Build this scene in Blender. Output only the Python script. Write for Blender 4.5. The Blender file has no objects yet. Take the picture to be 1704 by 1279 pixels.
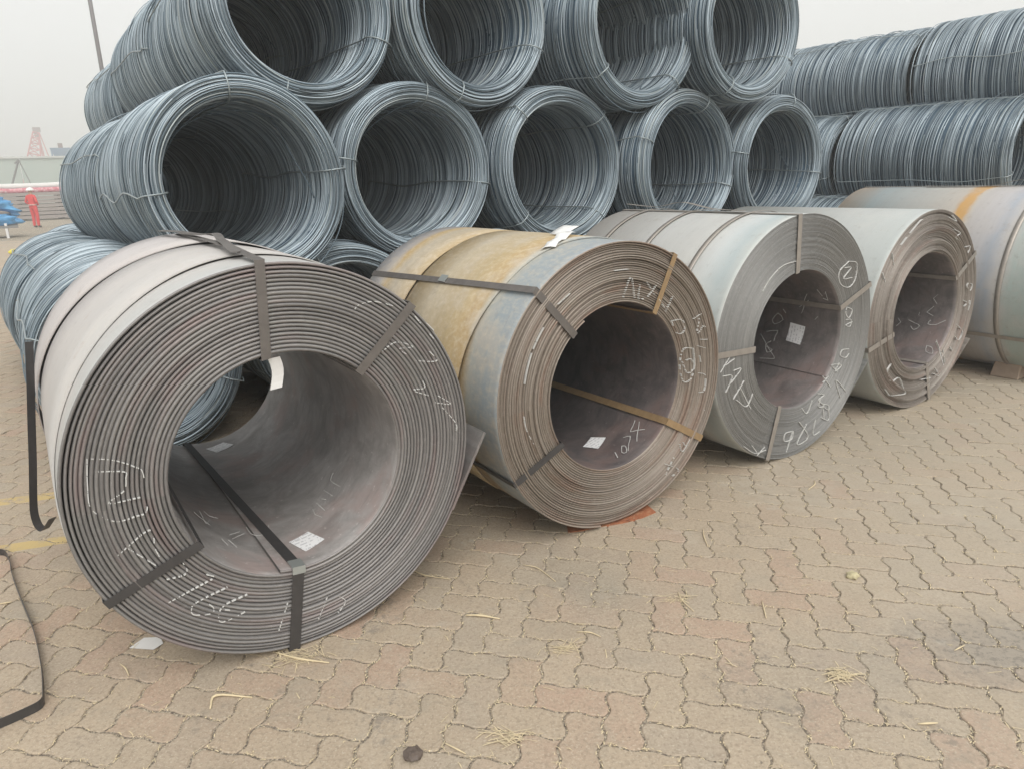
import bpy, bmesh, math, random
import numpy as np
from mathutils import Vector, Matrix

R_ = math.radians
random.seed(7); rng = np.random.default_rng(11)
scene = bpy.context.scene
col = scene.collection

# ------------------------------------------------------------------ camera
F_PX, PITCH, ROLL, CAM_H = 1215.34, R_(15.842), R_(-2.0986), 1.602
cam_d = bpy.data.cameras.new('camera'); cam = bpy.data.objects.new('camera', cam_d); col.objects.link(cam)
cam_d.sensor_width = 36.0; cam_d.lens = 36.0*F_PX/1704.0; cam_d.clip_start = .05; cam_d.clip_end = 6000
_f = Vector((0, math.cos(PITCH), -math.sin(PITCH))); _u = Vector((0, math.sin(PITCH), math.cos(PITCH))); _r = Vector((1, 0, 0))
_R = _r*math.cos(ROLL)+_u*math.sin(ROLL); _U = -_r*math.sin(ROLL)+_u*math.cos(ROLL)
cam.matrix_world = Matrix(((_R.x, _U.x, -_f.x, 0), (_R.y, _U.y, -_f.y, 0), (_R.z, _U.z, -_f.z, CAM_H), (0, 0, 0, 1)))
scene.camera = cam

# ------------------------------------------------------------------ sky, sun, exposure
SUN_EL, SUN_AZ = 48.0, 163.0        # azimuth: compass style, clockwise from +y
world = bpy.data.worlds.new('World'); scene.world = world; world.use_nodes = True
wn, wl = world.node_tree.nodes, world.node_tree.links
bg = wn['Background']; bg.inputs['Strength'].default_value = 0.11
sky = wn.new('ShaderNodeTexSky'); sky.sky_type = 'NISHITA'; sky.sun_disc = False
sky.sun_elevation = R_(SUN_EL); sky.sun_rotation = R_(SUN_AZ); sky.dust_density = 6; sky.air_density = 1.2; sky.ozone_density = 1
hs = wn.new('ShaderNodeHueSaturation'); hs.inputs['Saturation'].default_value = .22
mx = wn.new('ShaderNodeMix'); mx.data_type = 'RGBA'; mx.inputs[0].default_value = .72
mx.inputs[7].default_value = (8.55, 8.6, 8.45, 1)
wl.new(sky.outputs[0], hs.inputs['Color']); wl.new(hs.outputs[0], mx.inputs[6]); wl.new(mx.outputs[2], bg.inputs['Color'])
sun_d = bpy.data.lights.new('sun', 'SUN'); sun = bpy.data.objects.new('sun', sun_d); col.objects.link(sun)
sun_d.energy = 1.5; sun_d.angle = R_(40); sun_d.color = (1, .96, .9)
_az, _el = R_(SUN_AZ), R_(SUN_EL)
sd = Vector((math.sin(_az)*math.cos(_el), math.cos(_az)*math.cos(_el), math.sin(_el)))
sun.rotation_euler = sd.to_track_quat('Z', 'Y').to_euler(); sun.location = (0, 0, 60)
vs = scene.view_settings; vs.view_transform = 'Standard'; vs.look = 'None'; vs.exposure = 0.40; vs.gamma = 1; vs.use_curve_mapping = False
cy = scene.cycles; cy.max_bounces = 6; cy.diffuse_bounces = 4; cy.glossy_bounces = 3; cy.transmission_bounces = 2; cy.volume_bounces = 1
cy.volume_step_rate = 4; cy.use_denoising = True

# ------------------------------------------------------------------ helpers
class NT:
    """tiny node-graph helper"""
    def __init__(s, name):
        s.m = bpy.data.materials.new(name); s.m.use_nodes = True
        s.n, s.l = s.m.node_tree.nodes, s.m.node_tree.links; s.b = s.n['Principled BSDF']
    def new(s, t, **k):
        o = s.n.new('ShaderNode'+t)
        for a, v in k.items(): setattr(o, a, v)
        return o
    def put(s, v, sock):
        if hasattr(v, 'links') or hasattr(v, 'is_output'): s.l.new(v, sock)
        else:
            try: sock.default_value = v
            except Exception: sock.default_value = tuple(v)+(1,) if len(v) == 3 else v
    def math(s, op, a, b=0.0, c=None):
        o = s.new('Math', operation=op); s.put(a, o.inputs[0]); s.put(b, o.inputs[1])
        if c is not None: s.put(c, o.inputs[2])
        return o.outputs[0]
    def coord(s, which='Object'): return s.new('TexCoord').outputs[which]
    def pos(s): return s.new('NewGeometry').outputs['Position']
    def sep(s, v): o = s.new('SeparateXYZ'); s.l.new(v, o.inputs[0]); return o.outputs
    def comb(s, x, y, z):
        o = s.new('CombineXYZ')
        for i, v in enumerate((x, y, z)): s.put(v, o.inputs[i])
        return o.outputs[0]
    def noise(s, vec, scale, detail=3, rough=.55, out=0, dist=0):
        o = s.new('TexNoise'); s.l.new(vec, o.inputs['Vector']); o.inputs['Scale'].default_value = scale
        o.inputs['Detail'].default_value = detail; o.inputs['Roughness'].default_value = rough; o.inputs['Distortion'].default_value = dist
        return o.outputs[out]
    def ramp(s, fac, stops):
        o = s.new('ValToRGB'); s.put(fac, o.inputs[0]); e = o.color_ramp.elements
        e.remove(e[1]); c4 = lambda c: tuple(c)+(1,) if len(c) == 3 else c
        e[0].position = stops[0][0]; e[0].color = c4(stops[0][1])
        for p, c in stops[1:]: e.new(p).color = c4(c)
        return o.outputs[0]
    def ss(s, v, a, b):
        o = s.new('MapRange', interpolation_type='SMOOTHSTEP'); s.put(v, o.inputs[0]); o.inputs[1].default_value = a; o.inputs[2].default_value = b
        return o.outputs[0]
    def mix(s, f, a, b, blend='MIX'):
        o = s.new('Mix', data_type='RGBA', blend_type=blend); s.put(f, o.inputs[0]); s.put(a, o.inputs[6]); s.put(b, o.inputs[7]); return o.outputs[2]
    def bump(s, h, strength=.3, dist=.002):
        o = s.new('Bump'); s.put(h, o.inputs['Height']); o.inputs['Strength'].default_value = strength; o.inputs['Distance'].default_value = dist
        s.l.new(o.outputs[0], s.b.inputs['Normal'])
    def out(s, colr, rough=.6, metal=0.0, spec=.5):
        s.put(colr, s.b.inputs['Base Color']); s.put(rough, s.b.inputs['Roughness']); s.put(metal, s.b.inputs['Metallic'])
        s.b.inputs['Specular IOR Level'].default_value = spec; return s.m

def simple(name, c, rough=.6, metal=0.0, var=.12, scale=12.0, spec=.5):
    t = NT(name); n = t.noise(t.coord(), scale, 4)
    return t.out(t.mix(n, tuple(x*(1-var) for x in c), tuple(min(1, x*(1+var)) for x in c)), rough, metal, spec)

def obj(name, verts, faces, mat, parent=None, smooth=False, loc=None):
    me = bpy.data.meshes.new(name)
    if isinstance(verts, np.ndarray) and isinstance(faces, np.ndarray):
        k = faces.shape[1]
        me.vertices.add(len(verts)); me.vertices.foreach_set('co', np.ascontiguousarray(verts, dtype=np.float32).ravel())
        me.loops.add(faces.size); me.loops.foreach_set('vertex_index', np.ascontiguousarray(faces, dtype=np.int32).ravel())
        me.polygons.add(len(faces)); me.polygons.foreach_set('loop_start', np.arange(0, faces.size, k, dtype=np.int32))
        me.update(calc_edges=True); me.validate()
    else:
        me.from_pydata([tuple(v) for v in verts], [], [tuple(f) for f in faces]); me.update()
    if mat is not None:
        for m in (mat if isinstance(mat, (list, tuple)) else [mat]): me.materials.append(m)
    me.polygons.foreach_set('use_smooth', [bool(smooth)]*len(me.polygons))
    o = bpy.data.objects.new(name, me); col.objects.link(o)
    if parent: o.parent = parent
    if loc: o.location = loc
    return o
def empty(name, loc, rz=0.0):
    o = bpy.data.objects.new(name, None); col.objects.link(o); o.location = loc; o.rotation_euler = (0, 0, rz); o.empty_display_size = .1; return o
def tag(o, label=None, cat=None, group=None, kind=None):
    for k, v in (('label', label), ('category', cat), ('group', group), ('kind', kind)):
        if v: o[k] = v
    return o
class MB:
    def __init__(s): s.v = []; s.f = []
    def add(s, vs, fs):
        b = len(s.v); s.v += [tuple(v) for v in vs]; s.f += [tuple(i+b for i in f) for f in fs]; return s
    def box(s, c, d, rz=0.0, ax=None):
        x, y, z = [k/2 for k in d]; cs, sn = math.cos(rz), math.sin(rz); vs = []
        for dx, dy, dz in ((-x,-y,-z),(x,-y,-z),(x,y,-z),(-x,y,-z),(-x,-y,z),(x,-y,z),(x,y,z),(-x,y,z)):
            vs.append((c[0]+dx*cs-dy*sn, c[1]+dx*sn+dy*cs, c[2]+dz))
        return s.add(vs, [(0,3,2,1),(4,5,6,7),(0,1,5,4),(1,2,6,5),(2,3,7,6),(3,0,4,7)])
    def tube(s, pts, r, n=6, closed=False, cap=True):
        pts = [Vector(p) for p in pts]; rings = []; N = len(pts)
        t0 = (pts[1]-pts[0]).normalized(); up = Vector((0, 0, 1)) if abs(t0.z) < .9 else Vector((1, 0, 0)); a = t0.cross(up).normalized()
        for i, p in enumerate(pts):
            if closed: t = (pts[(i+1) % N]-pts[i-1]).normalized()
            else: t = (pts[min(i+1, N-1)]-pts[max(i-1, 0)]).normalized()
            a = (a-t*a.dot(t)).normalized(); b = t.cross(a); rr = r[i] if isinstance(r, (list, tuple)) else r
            rings.append([p+(a*math.cos(k*2*math.pi/n)+b*math.sin(k*2*math.pi/n))*rr for k in range(n)])
        vs = [v for g in rings for v in g]; fs = []
        for i in range(N if closed else N-1):
            j = (i+1) % N
            for k in range(n): fs.append((i*n+k, i*n+(k+1) % n, j*n+(k+1) % n, j*n+k))
        if cap and not closed: fs.append(tuple(range(n-1, -1, -1))); fs.append(tuple((N-1)*n+k for k in range(n)))
        return s.add(vs, fs)
    def bar(s, a, b, w): return s.tube([a, b], w, 4)
    def ribbon(s, pts, wdirs, w, th):
        """solid strap following pts; wdirs = width direction at each point"""
        pts = [Vector(p) for p in pts]; N = len(pts); vs = []
        for i, p in enumerate(pts):
            t = (pts[min(i+1, N-1)]-pts[max(i-1, 0)]).normalized(); wd = Vector(wdirs[i] if isinstance(wdirs, list) else wdirs).normalized()
            wd = (wd-t*wd.dot(t)).normalized(); nn = t.cross(wd)
            for sw, sn in ((-1, -1), (1, -1), (1, 1), (-1, 1)): vs.append(p+wd*sw*w/2+nn*sn*th/2)
        fs = [(0, 1, 2, 3), ((N-1)*4+3, (N-1)*4+2, (N-1)*4+1, (N-1)*4)]
        for i in range(N-1):
            for k in range(4): fs.append((i*4+k, (i+1)*4+k, (i+1)*4+(k+1) % 4, i*4+(k+1) % 4))
        return s.add(vs, fs)
    def build(s, name, mat, parent=None, smooth=False, loc=None): return obj(name, s.v, s.f, mat, parent, smooth, loc)
def smoothpath(pts, n=8):
    pts = [Vector(p) for p in pts]; P = [pts[0]*2-pts[1]]+pts+[pts[-1]*2-pts[-2]]; out = []
    for i in range(1, len(P)-2):
        for k in range(n):
            t = k/n; a, b, c, d = P[i-1:i+3]
            out.append(.5*((2*b)+(c-a)*t+(2*a-5*b+4*c-d)*t*t+(3*b-a-3*c+d)*t**3))
    return out+[pts[-1]]

YAW = R_(33.1)
UX = Vector((math.cos(YAW), math.sin(YAW), 0)); VY = Vector((-math.sin(YAW), math.cos(YAW), 0))
def uv(u, n, z=0.0):                 # u along the rows, n towards the front of the rows
    return tuple(UX*u-VY*n+Vector((0, 0, z)))
CHALK_FACE = {
 1: [[(-0.589,0.172),(-0.602,0.089),(-0.604,0.014),(-0.553,-0.04),(-0.496,-0.042),(-0.461,-0.028),(-0.454,0.086),(-0.471,0.113),(-0.526,0.15),(-0.585,0.169)],[(-0.577,0.126),(-0.503,0.106),(-0.501,0.085),(-0.512,0.047),(-0.558,0.019),(-0.468,0.014)],[(-0.564,-0.152),(-0.465,-0.097),(-0.46,-0.158),(-0.452,-0.192)],[(-0.534,-0.134),(-0.464,-0.22)],[(-0.448,-0.276),(-0.395,-0.28),(-0.38,-0.265),(-0.388,-0.237)],[(-0.453,-0.358),(-0.306,-0.322)],[(-0.343,-0.288),(-0.305,-0.314)],[(-0.269,-0.369),(-0.368,-0.388),(-0.388,-0.406),(-0.382,-0.429),(-0.332,-0.444),(-0.322,-0.426),(-0.339,-0.404)],[(-0.21,-0.418),(-0.285,-0.43),(-0.309,-0.458),(-0.302,-0.488),(-0.237,-0.481),(-0.231,-0.475),(-0.287,-0.447)],[(-0.082,-0.496),(-0.126,-0.593)],[(0.059,-0.525),(0.016,-0.604)],[(0.095,-0.535),(0.122,-0.569),(0.091,-0.607)],[(0.262,0.493),(0.282,0.511),(0.332,0.516),(0.369,0.506),(0.406,0.492)],[(0.353,0.337),(0.408,0.362),(0.472,0.335),(0.415,0.336),(0.443,0.313)],[(0.478,0.282),(0.563,0.267),(0.535,0.308)],[(0.499,0.202),(0.504,0.175),(0.459,0.174),(0.519,0.143)],[(0.538,0.113),(0.609,0.092),(0.558,0.135)],[(0.572,0.086),(0.606,0.042),(0.629,0.003),(0.624,-0.034)],[(0.487,0.443),(0.555,0.352)],[(0.532,0.412),(0.558,0.383)]],
 2: [[(0.017,0.41),(0.062,0.496),(0.085,0.402)],[(0.034,0.446),(0.077,0.441)],[(0.116,0.458),(0.11,0.394),(0.151,0.394)],[(0.158,0.465),(0.204,0.405)],[(0.166,0.398),(0.225,0.452)],[(0.276,0.311),(0.32,0.38)],[(0.227,0.385),(0.275,0.329)],[(0.316,0.266),(0.359,0.202),(0.404,0.207),(0.389,0.262),(0.316,0.266)],[(0.469,0.113),(0.403,0.118),(0.381,0.043),(0.409,-0.041),(0.459,-0.038),(0.482,0.026),(0.469,0.113)],[(0.422,0.061),(0.463,0.06),(0.474,0.009),(0.432,-0.002),(0.397,0.059)],[(0.463,0.258),(0.537,0.283)],[(0.504,0.264),(0.491,0.194)],[(0.5,0.181),(0.541,0.211),(0.57,0.146),(0.518,0.148)],[(0.514,0.07),(0.524,0.031)],[(0.494,0.122),(0.555,0.1)],[(0.509,-0.016),(0.562,-0.038),(0.558,-0.112),(0.523,-0.118)],[(0.537,-0.223),(0.563,-0.216)],[(0.465,-0.349),(0.415,-0.402),(0.396,-0.359)],[(0.356,-0.42),(0.284,-0.525)],[(0.29,-0.436),(0.393,-0.494),(0.335,-0.525)],[(0.413,-0.35),(0.449,-0.397)],[(0.105,0.53),(0.012,0.535),(-0.078,0.532),(-0.159,0.514),(-0.239,0.486),(-0.342,0.427)],[(-0.394,0.368),(-0.419,0.336),(-0.458,0.28),(-0.484,0.233),(-0.511,0.155),(-0.527,0.074),(-0.529,0.0),(-0.52,-0.077),(-0.485,-0.15)]],
 3: [[(0.397,0.393),(0.473,0.374),(0.476,0.288),(0.42,0.244),(0.333,0.272),(0.313,0.341),(0.397,0.393)],[(0.361,0.36),(0.424,0.354),(0.36,0.3),(0.443,0.297)],[(0.416,0.132),(0.473,0.106),(0.447,0.065),(0.411,0.095),(0.416,0.132)],[(0.417,0.057),(0.471,0.049),(0.466,0.011),(0.422,0.024),(0.484,0.035)],[(0.477,-0.126),(0.412,-0.122),(0.395,-0.152),(0.452,-0.174),(0.481,-0.153)],[(0.391,-0.197),(0.355,-0.243),(0.415,-0.214),(0.318,-0.197),(0.377,-0.247)],[(0.242,-0.249),(0.325,-0.33)],[(0.295,-0.258),(0.247,-0.289)],[(0.484,-0.386),(0.374,-0.299),(0.434,-0.417)],[(0.203,-0.345),(0.268,-0.364),(0.219,-0.388),(0.277,-0.432),(0.224,-0.428),(0.238,-0.379)],[(0.267,-0.437),(0.324,-0.469),(0.32,-0.441),(0.266,-0.43),(0.289,-0.522)],[(0.06,-0.401),(0.115,-0.445),(0.156,-0.375)],[(-0.014,-0.528),(-0.072,-0.528),(-0.077,-0.572),(-0.009,-0.575),(-0.004,-0.53),(-0.051,-0.644)],[(0.049,-0.483),(0.141,-0.583),(0.115,-0.617),(0.044,-0.614),(0.123,-0.512)],[(0.203,-0.503),(0.19,-0.594),(0.256,-0.589)],[(0.255,-0.501),(0.332,-0.531),(0.321,-0.448)],[(-0.638,-0.073),(-0.547,0.025)],[(-0.6,-0.04),(-0.536,-0.017)],[(-0.59,-0.186),(-0.546,-0.107),(-0.62,-0.094)],[(-0.552,-0.141),(-0.481,-0.078),(-0.54,-0.079)],[(-0.529,-0.233),(-0.451,-0.148)],[(-0.503,-0.244),(-0.422,-0.296),(-0.375,-0.233)],[(-0.482,-0.177),(-0.386,-0.316)],[(-0.422,-0.522),(-0.328,-0.583),(-0.236,-0.586)],[(-0.308,-0.6),(-0.247,-0.564)],[(-0.359,-0.531),(-0.309,-0.587)],[(-0.048,0.439),(-0.19,0.424),(-0.289,0.367),(-0.344,0.306)]],
 4: [[(-0.485,0.418),(-0.455,0.344)],[(-0.571,0.307),(-0.527,0.243)],[(-0.395,0.459),(-0.338,0.502)],[(-0.309,0.524),(-0.21,0.59),(-0.178,0.6)],[(0.133,0.594),(0.241,0.562),(0.18,0.604)],[(0.228,0.512),(0.312,0.481),(0.254,0.459),(0.326,0.428)],[(0.403,0.383),(0.469,0.384),(0.454,0.339)],[(0.51,0.132),(0.57,0.112),(0.553,0.072),(0.503,0.105),(0.51,0.132)],[(0.474,0.013),(0.58,-0.028)],[(0.499,-0.032),(0.573,0.001),(0.564,-0.068)],[(0.421,-0.147),(0.521,-0.217),(0.479,-0.268),(0.416,-0.23)],[(0.365,-0.293),(0.417,-0.343)],[(0.272,-0.292),(0.328,-0.414)],[(0.182,-0.237),(0.29,-0.365)],[(0.034,-0.475),(0.162,-0.484)],[(0.149,-0.538),(0.132,-0.465)],[(0.199,-0.42),(0.267,-0.489),(0.182,-0.46)],[(-0.359,-0.297),(-0.396,-0.343),(-0.336,-0.42),(-0.245,-0.41),(-0.182,-0.49),(-0.149,-0.537),(-0.318,-0.518)],[(-0.397,-0.462),(-0.342,-0.513)]],
}
CHALK_BORE = {
 1: [[(-66.4,0.37),(-67.7,0.32),(-65.9,0.27)],[(-62.4,0.39),(-62.2,0.34),(-62.0,0.3)],[(-53.9,0.43),(-52.7,0.34)],[(-57.1,0.36),(-58.5,0.39)],[(-42.2,0.46),(-46.7,0.44),(-46.3,0.38),(-45.7,0.34)],[(-136.2,0.44),(-133.6,0.41),(-131.1,0.39),(-128.9,0.36)],[(-130.5,0.5),(-130.9,0.43),(-131.2,0.36),(-126.1,0.44)],[(-126.9,0.52),(-124.7,0.48),(-119.8,0.48)],[(-126.3,0.24),(-124.7,0.19)],[(-121.9,0.25),(-119.6,0.19)],[(-119.1,0.31),(-111.3,0.36)],[(-118.9,0.27),(-114.2,0.31),(-109.8,0.34)],[(-105.7,0.41),(-105.7,0.34),(-102.4,0.32),(-98.0,0.33),(-93.0,0.4)]],
 2: [[(-76.2,0.13),(-80.3,0.08)],[(-67.8,0.14),(-73.5,0.1),(-71.7,0.08),(-66.6,0.12),(-67.8,0.14)],[(-60.1,0.18),(-56.7,0.15),(-63.2,0.12),(-70.0,0.08)],[(-43.3,0.19),(-48.2,0.18),(-53.2,0.17),(-50.2,0.14),(-47.4,0.1)],[(-43.1,0.16),(-48.2,0.14),(-53.4,0.12),(-58.8,0.09)]],
 3: [[(-15.7,0.54),(-19.9,0.51),(-24.1,0.48),(-28.2,0.45),(-32.4,0.41),(-36.6,0.38),(-38.0,0.43),(-39.4,0.48)],[(-20.8,0.45),(-25.0,0.48),(-32.3,0.45),(-28.8,0.42),(-26.7,0.47)],[(-12.6,0.5),(-9.9,0.42),(-15.2,0.43),(-20.4,0.43)],[(-0.7,0.47),(6.5,0.43),(1.0,0.39),(-4.4,0.45),(-0.7,0.47)],[(11.4,0.39),(7.6,0.37)],[(16.0,0.27),(24.0,0.2)],[(30.8,0.2),(23.4,0.23),(16.6,0.24),(10.0,0.26)],[(37.6,0.12),(30.5,0.1)],[(36.2,0.07),(26.6,0.07),(28.2,0.1)],[(5.7,0.17),(9.1,0.15)]],
 4: [[(7.9,0.12),(3.1,0.15),(-2.6,0.12)],[(-19.9,0.14),(-24.5,0.15),(-24.4,0.1),(-21.3,0.07),(-18.2,0.04)],[(-5.2,0.14),(-12.3,0.18),(-15.4,0.13)],[(-13.3,0.23),(-16.5,0.23)],[(-23.1,0.29),(-25.5,0.24),(-28.0,0.2),(-33.1,0.23),(-29.4,0.26)],[(-22.6,0.37),(-26.6,0.34),(-31.7,0.36)],[(-49.6,0.09),(-50.9,0.05),(-58.9,0.02),(-57.5,0.07),(-49.6,0.09)],[(-40.6,0.05),(-47.8,0.02),(-55.7,-0.02),(-64.4,-0.06),(-74.9,-0.11)]],
}
# ------------------------------------------------------------------ materials
def rnd_id(t):
    a = t.new('Attribute', attribute_name='rnd').outputs['Fac']; o = t.new('ObjectInfo').outputs['Random']
    return t.math('FRACT', t.math('ADD', a, o))
def mat_paver():
    t = NT('concrete_paver'); p = t.pos(); r = rnd_id(t); r2 = t.math('FRACT', t.math('MULTIPLY', r, 17.31))
    base = t.ramp(r, [(0, (.392, .318, .238)), (.3, (.428, .346, .258)), (.55, (.385, .323, .252)), (.78, (.415, .322, .240)), (.92, (.420, .300, .226)), (1, (.385, .325, .258))])
    big = t.noise(p, .55, 3); base = t.mix(t.ss(big, .5, .72), base, (.285, .262, .215))
    red = t.noise(p, 1.3, 2, out=1); s = t.sep(red)
    base = t.mix(t.math('MULTIPLY', t.ss(s[0], .55, .75), .30), base, (.40, .265, .185))
    n1 = t.noise(p, 14, 6, .65); base = t.mix(t.math('MULTIPLY', t.ss(n1, .35, .75), .4), base, (.47, .395, .295)); n3 = t.noise(p, 75, 5, .75); base = t.mix(t.math('MULTIPLY', t.ss(n3, .46, .66), .6), base, (.235, .19, .14)); n4 = t.noise(p, 130, 3, .7, out=0); base = t.mix(t.math('MULTIPLY', t.ss(n4, .54, .66), .5), base, (.56, .50, .40)); sm = t.noise(p, 3.2, 6, .72, dist=1.2); base = t.mix(t.math('MULTIPLY', t.ss(sm, .52, .66), .35), base, (.29, .26, .21))
    n2 = t.noise(p, 5, 5, .6); base = t.mix(t.math('MULTIPLY', t.ss(n2, .55, .78), .35), base, (.27, .225, .165))
    x, y, _ = t.sep(p)
    # oily grey patch at the right foreground and small dark flecks
    dx = t.math('SUBTRACT', x, 1.75); dy = t.math('SUBTRACT', y, 2.12)
    d = t.math('SQRT', t.math('ADD', t.math('MULTIPLY', dx, t.math('MULTIPLY', dx, 1.2)), t.math('MULTIPLY', dy, t.math('MULTIPLY', dy, 6))))
    oil = t.math('SUBTRACT', 1.0, t.ss(t.math('ADD', d, t.math('MULTIPLY', t.noise(p, 5, 6, .75, dist=1.5), .9)), .55, 1.25))
    spk = t.ss(t.noise(p, 34, 5, .8), .50, .60); base = t.mix(t.math('MULTIPLY', oil, .65), base, (.22, .20, .18))
    base = t.mix(t.math('MULTIPLY', t.math('MULTIPLY', oil, spk), .75), base, (.10, .09, .085))
    dirt = t.math('MULTIPLY', t.ss(t.noise(p, 1.6, 6, .75, dist=1.0), .54, .66), t.ss(t.noise(p, 28, 4, .8), .47, .62)); base = t.mix(t.math('MULTIPLY', dirt, .7), base, (.19, .165, .14))
    dust = t.math('MULTIPLY', t.ss(t.noise(p, .9, 5, .7, dist=.8), .5, .68), t.ss(t.noise(p, 11, 5, .75), .35, .7)); base = t.mix(t.math('MULTIPLY', dust, .5), base, (.50, .455, .38))
    fl = t.ss(t.noise(p, 60, 2, .5), .72, .78); base = t.mix(t.math('MULTIPLY', fl, .6), base, (.08, .07, .06))
    pale = t.math('MULTIPLY', t.ss(t.noise(p, 2.2, 6, .7), .62, .72), .5); base = t.mix(pale, base, (.46, .44, .39))
    base = t.mix(t.math('MULTIPLY', t.ss(x, .3, 2.4), .45), base, (.40, .355, .285))
    # worn yellow lines: bands running across the yard behind the first coil
    def band(x0, y0, x1, y1, w):
        L = math.hypot(x1-x0, y1-y0); nx, ny = -(y1-y0)/L, (x1-x0)/L
        dd = t.math('ABSOLUTE', t.math('ADD', t.math('MULTIPLY', x, nx), t.math('MULTIPLY_ADD', y, ny, -(x0*nx+y0*ny))))
        return t.math('SUBTRACT', 1.0, t.ss(dd, w*.85, w))
    y1 = t.math('MAXIMUM', band(-2.81, 3.68, -2.44, 3.78, .055), band(-2.44, 3.13, -2.10, 3.23, .05))
    left = t.ss(x, -1.0, -1.3)
    yl = t.math('MULTIPLY', t.math('MULTIPLY', y1, left), t.ss(t.noise(p, 9, 5, .7), .34, .55))
    base = t.mix(t.math('MULTIPLY', yl, .8), base, (.56, .42, .17))
    h = t.math('ADD', t.math('MULTIPLY', t.noise(p, 55, 6, .7), .6), t.math('MULTIPLY', t.noise(p, 12, 3), .7)); t.bump(t.math('ADD', h, t.math('MULTIPLY', n3, .8)), .6, .004)
    return t.out(base, t.math('MULTIPLY_ADD', n1, .3, .6), 0, .3)
def mat_ground():
    t = NT('joint_sand'); p = t.pos(); n = t.noise(p, 120, 4, .8)
    base = t.ramp(n, [(.38, (.12, .10, .085)), (.5, (.27, .23, .18)), (.62, (.60, .53, .41))])
    # far beyond the built pavers: same paver colour with fine joint relief
    x, y, z = t.sep(p); a = R_(-13.5)
    far = t.ss(t.new('CameraData').outputs['View Distance'], 1e5, 2e5)
    t.bump(n, .8, .006)
    return t.out(base, .95, 0, .2)
def mat_far_ground():
    t = NT('far_paving'); p = t.pos(); x, y, z = t.sep(p); a = R_(-13.5)
    br = t.new('TexBrick'); br.inputs['Scale'].default_value = 1; br.inputs['Brick Width'].default_value = .233; br.inputs['Row Height'].default_value = .1165
    br.inputs['Mortar Size'].default_value = .008; br.inputs['Mortar Smooth'].default_value = .3
    br.inputs['Color1'].default_value = (.33, .275, .195, 1); br.inputs['Color2'].default_value = (.29, .24, .175, 1); br.inputs['Mortar'].default_value = (.16, .135, .10, 1)
    mp = t.new('Mapping'); mp.inputs['Rotation'].default_value = (0, 0, -a); t.l.new(p, mp.inputs[0]); t.l.new(mp.outputs[0], br.inputs['Vector'])
    c = t.mix(t.math('MULTIPLY', t.noise(p, .4, 4), .6), br.outputs[0], (.27, .24, .19)); return t.out(c, .9, 0, .2)

def mat_face(name, c1, c2, dark=.6, rust=(.20, .10, .065), ramount=.25, freq=55.0):
    """coil edge: rings of slightly different steel, radius based"""
    t = NT(name); o = t.coord(); x, y, z = t.sep(o)
    r = t.math('SQRT', t.math('ADD', t.math('MULTIPLY', x, x), t.math('MULTIPLY', z, z)))
    th = t.math('ARCTAN2', z, x)
    rn = t.noise(t.comb(t.math('MULTIPLY', r, freq), t.math('MULTIPLY', th, .55), 0.0), 1.0, 3, .6)
    c = t.mix(t.ss(rn, .3, .7), c1, c2)
    rn2 = t.noise(t.comb(t.math('MULTIPLY', r, freq*.3), t.math('MULTIPLY', th, 1.1), 3.0), 1.0, 3, .6)
    c = t.mix(t.math('MULTIPLY', t.ss(rn2, .5, .72), ramount), c, rust)
    n = t.noise(o, 45, 5, .7); c = t.mix(t.math('MULTIPLY', t.ss(n, .45, .8), .35), c, tuple(v*1.45 for v in c2))
    t.bump(t.noise(o, 160, 4, .7), .35, .0015)
    return t.out(c, t.math('MULTIPLY_ADD', rn, .25, .38), .35, .5)
def mat_barrel(name, stops, W=1.6, mottle=(.5, .45, .4), mamount=.3, rough=.38, metal=.35, grain=0.0, extra=None):
    """barrel sheet: colour set by distance along the axis, brushed streaks round the drum"""
    t = NT(name); o = t.coord(); x, y, z = t.sep(o); th = t.math('ARCTAN2', z, x)
    wob = t.noise(t.comb(t.math('MULTIPLY', th, 1.2), t.math('MULTIPLY', y, 2.5), 0.0), 1.2, 4, .6)
    yy = t.math('ADD', t.math('DIVIDE', y, W), t.math('MULTIPLY', t.math('SUBTRACT', wob, .5), .12))
    c = t.ramp(yy, stops)
    st = t.noise(t.comb(t.math('MULTIPLY', y, 40), t.math('MULTIPLY', th, .8), 0.0), 1.0, 4, .6)
    c = t.mix(t.math('MULTIPLY', t.ss(st, .35, .7), .18), c, tuple(v*.72 for v in mottle))
    m = t.noise(t.comb(t.math('MULTIPLY', y, 3), t.math('MULTIPLY', th, 2.2), 1.0), 1.5, 5, .65)
    c = t.mix(t.math('MULTIPLY', t.ss(m, .45, .7), mamount), c, mottle)
    if extra: c = extra(t, c, y, th, o)
    if grain:
        g = t.noise(t.comb(t.math('MULTIPLY', y, 26), t.math('MULTIPLY', th, 22), 0.0), 1.0, 4, .7); c = t.mix(t.math('MULTIPLY', t.ss(g, .4, .75), grain), c, (.62, .55, .42))
    d = t.noise(o, 22, 5, .7); c = t.mix(t.math('MULTIPLY', t.ss(d, .55, .8), .3), c, (.16, .13, .11))
    q1 = t.noise(t.comb(t.math('MULTIPLY', y, 150), t.math('MULTIPLY', th, 2.5), 4.0), 1.0, 2, .6); c = t.mix(t.math('MULTIPLY', t.ss(q1, .66, .72), .3), c, tuple(v*.5 for v in mottle))
    q2 = t.noise(t.comb(t.math('MULTIPLY', y, 7), t.math('MULTIPLY', th, 5), 9.0), 1.0, 6, .75); c = t.mix(t.math('MULTIPLY', t.ss(q2, .56, .70), .28), c, (.33, .24, .17))
    t.bump(t.math('ADD', st, t.math('MULTIPLY', d, .4)), .12, .002)
    return t.out(c, t.math('MULTIPLY_ADD', m, .22, rough+.06), metal*.4, .35)
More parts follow.
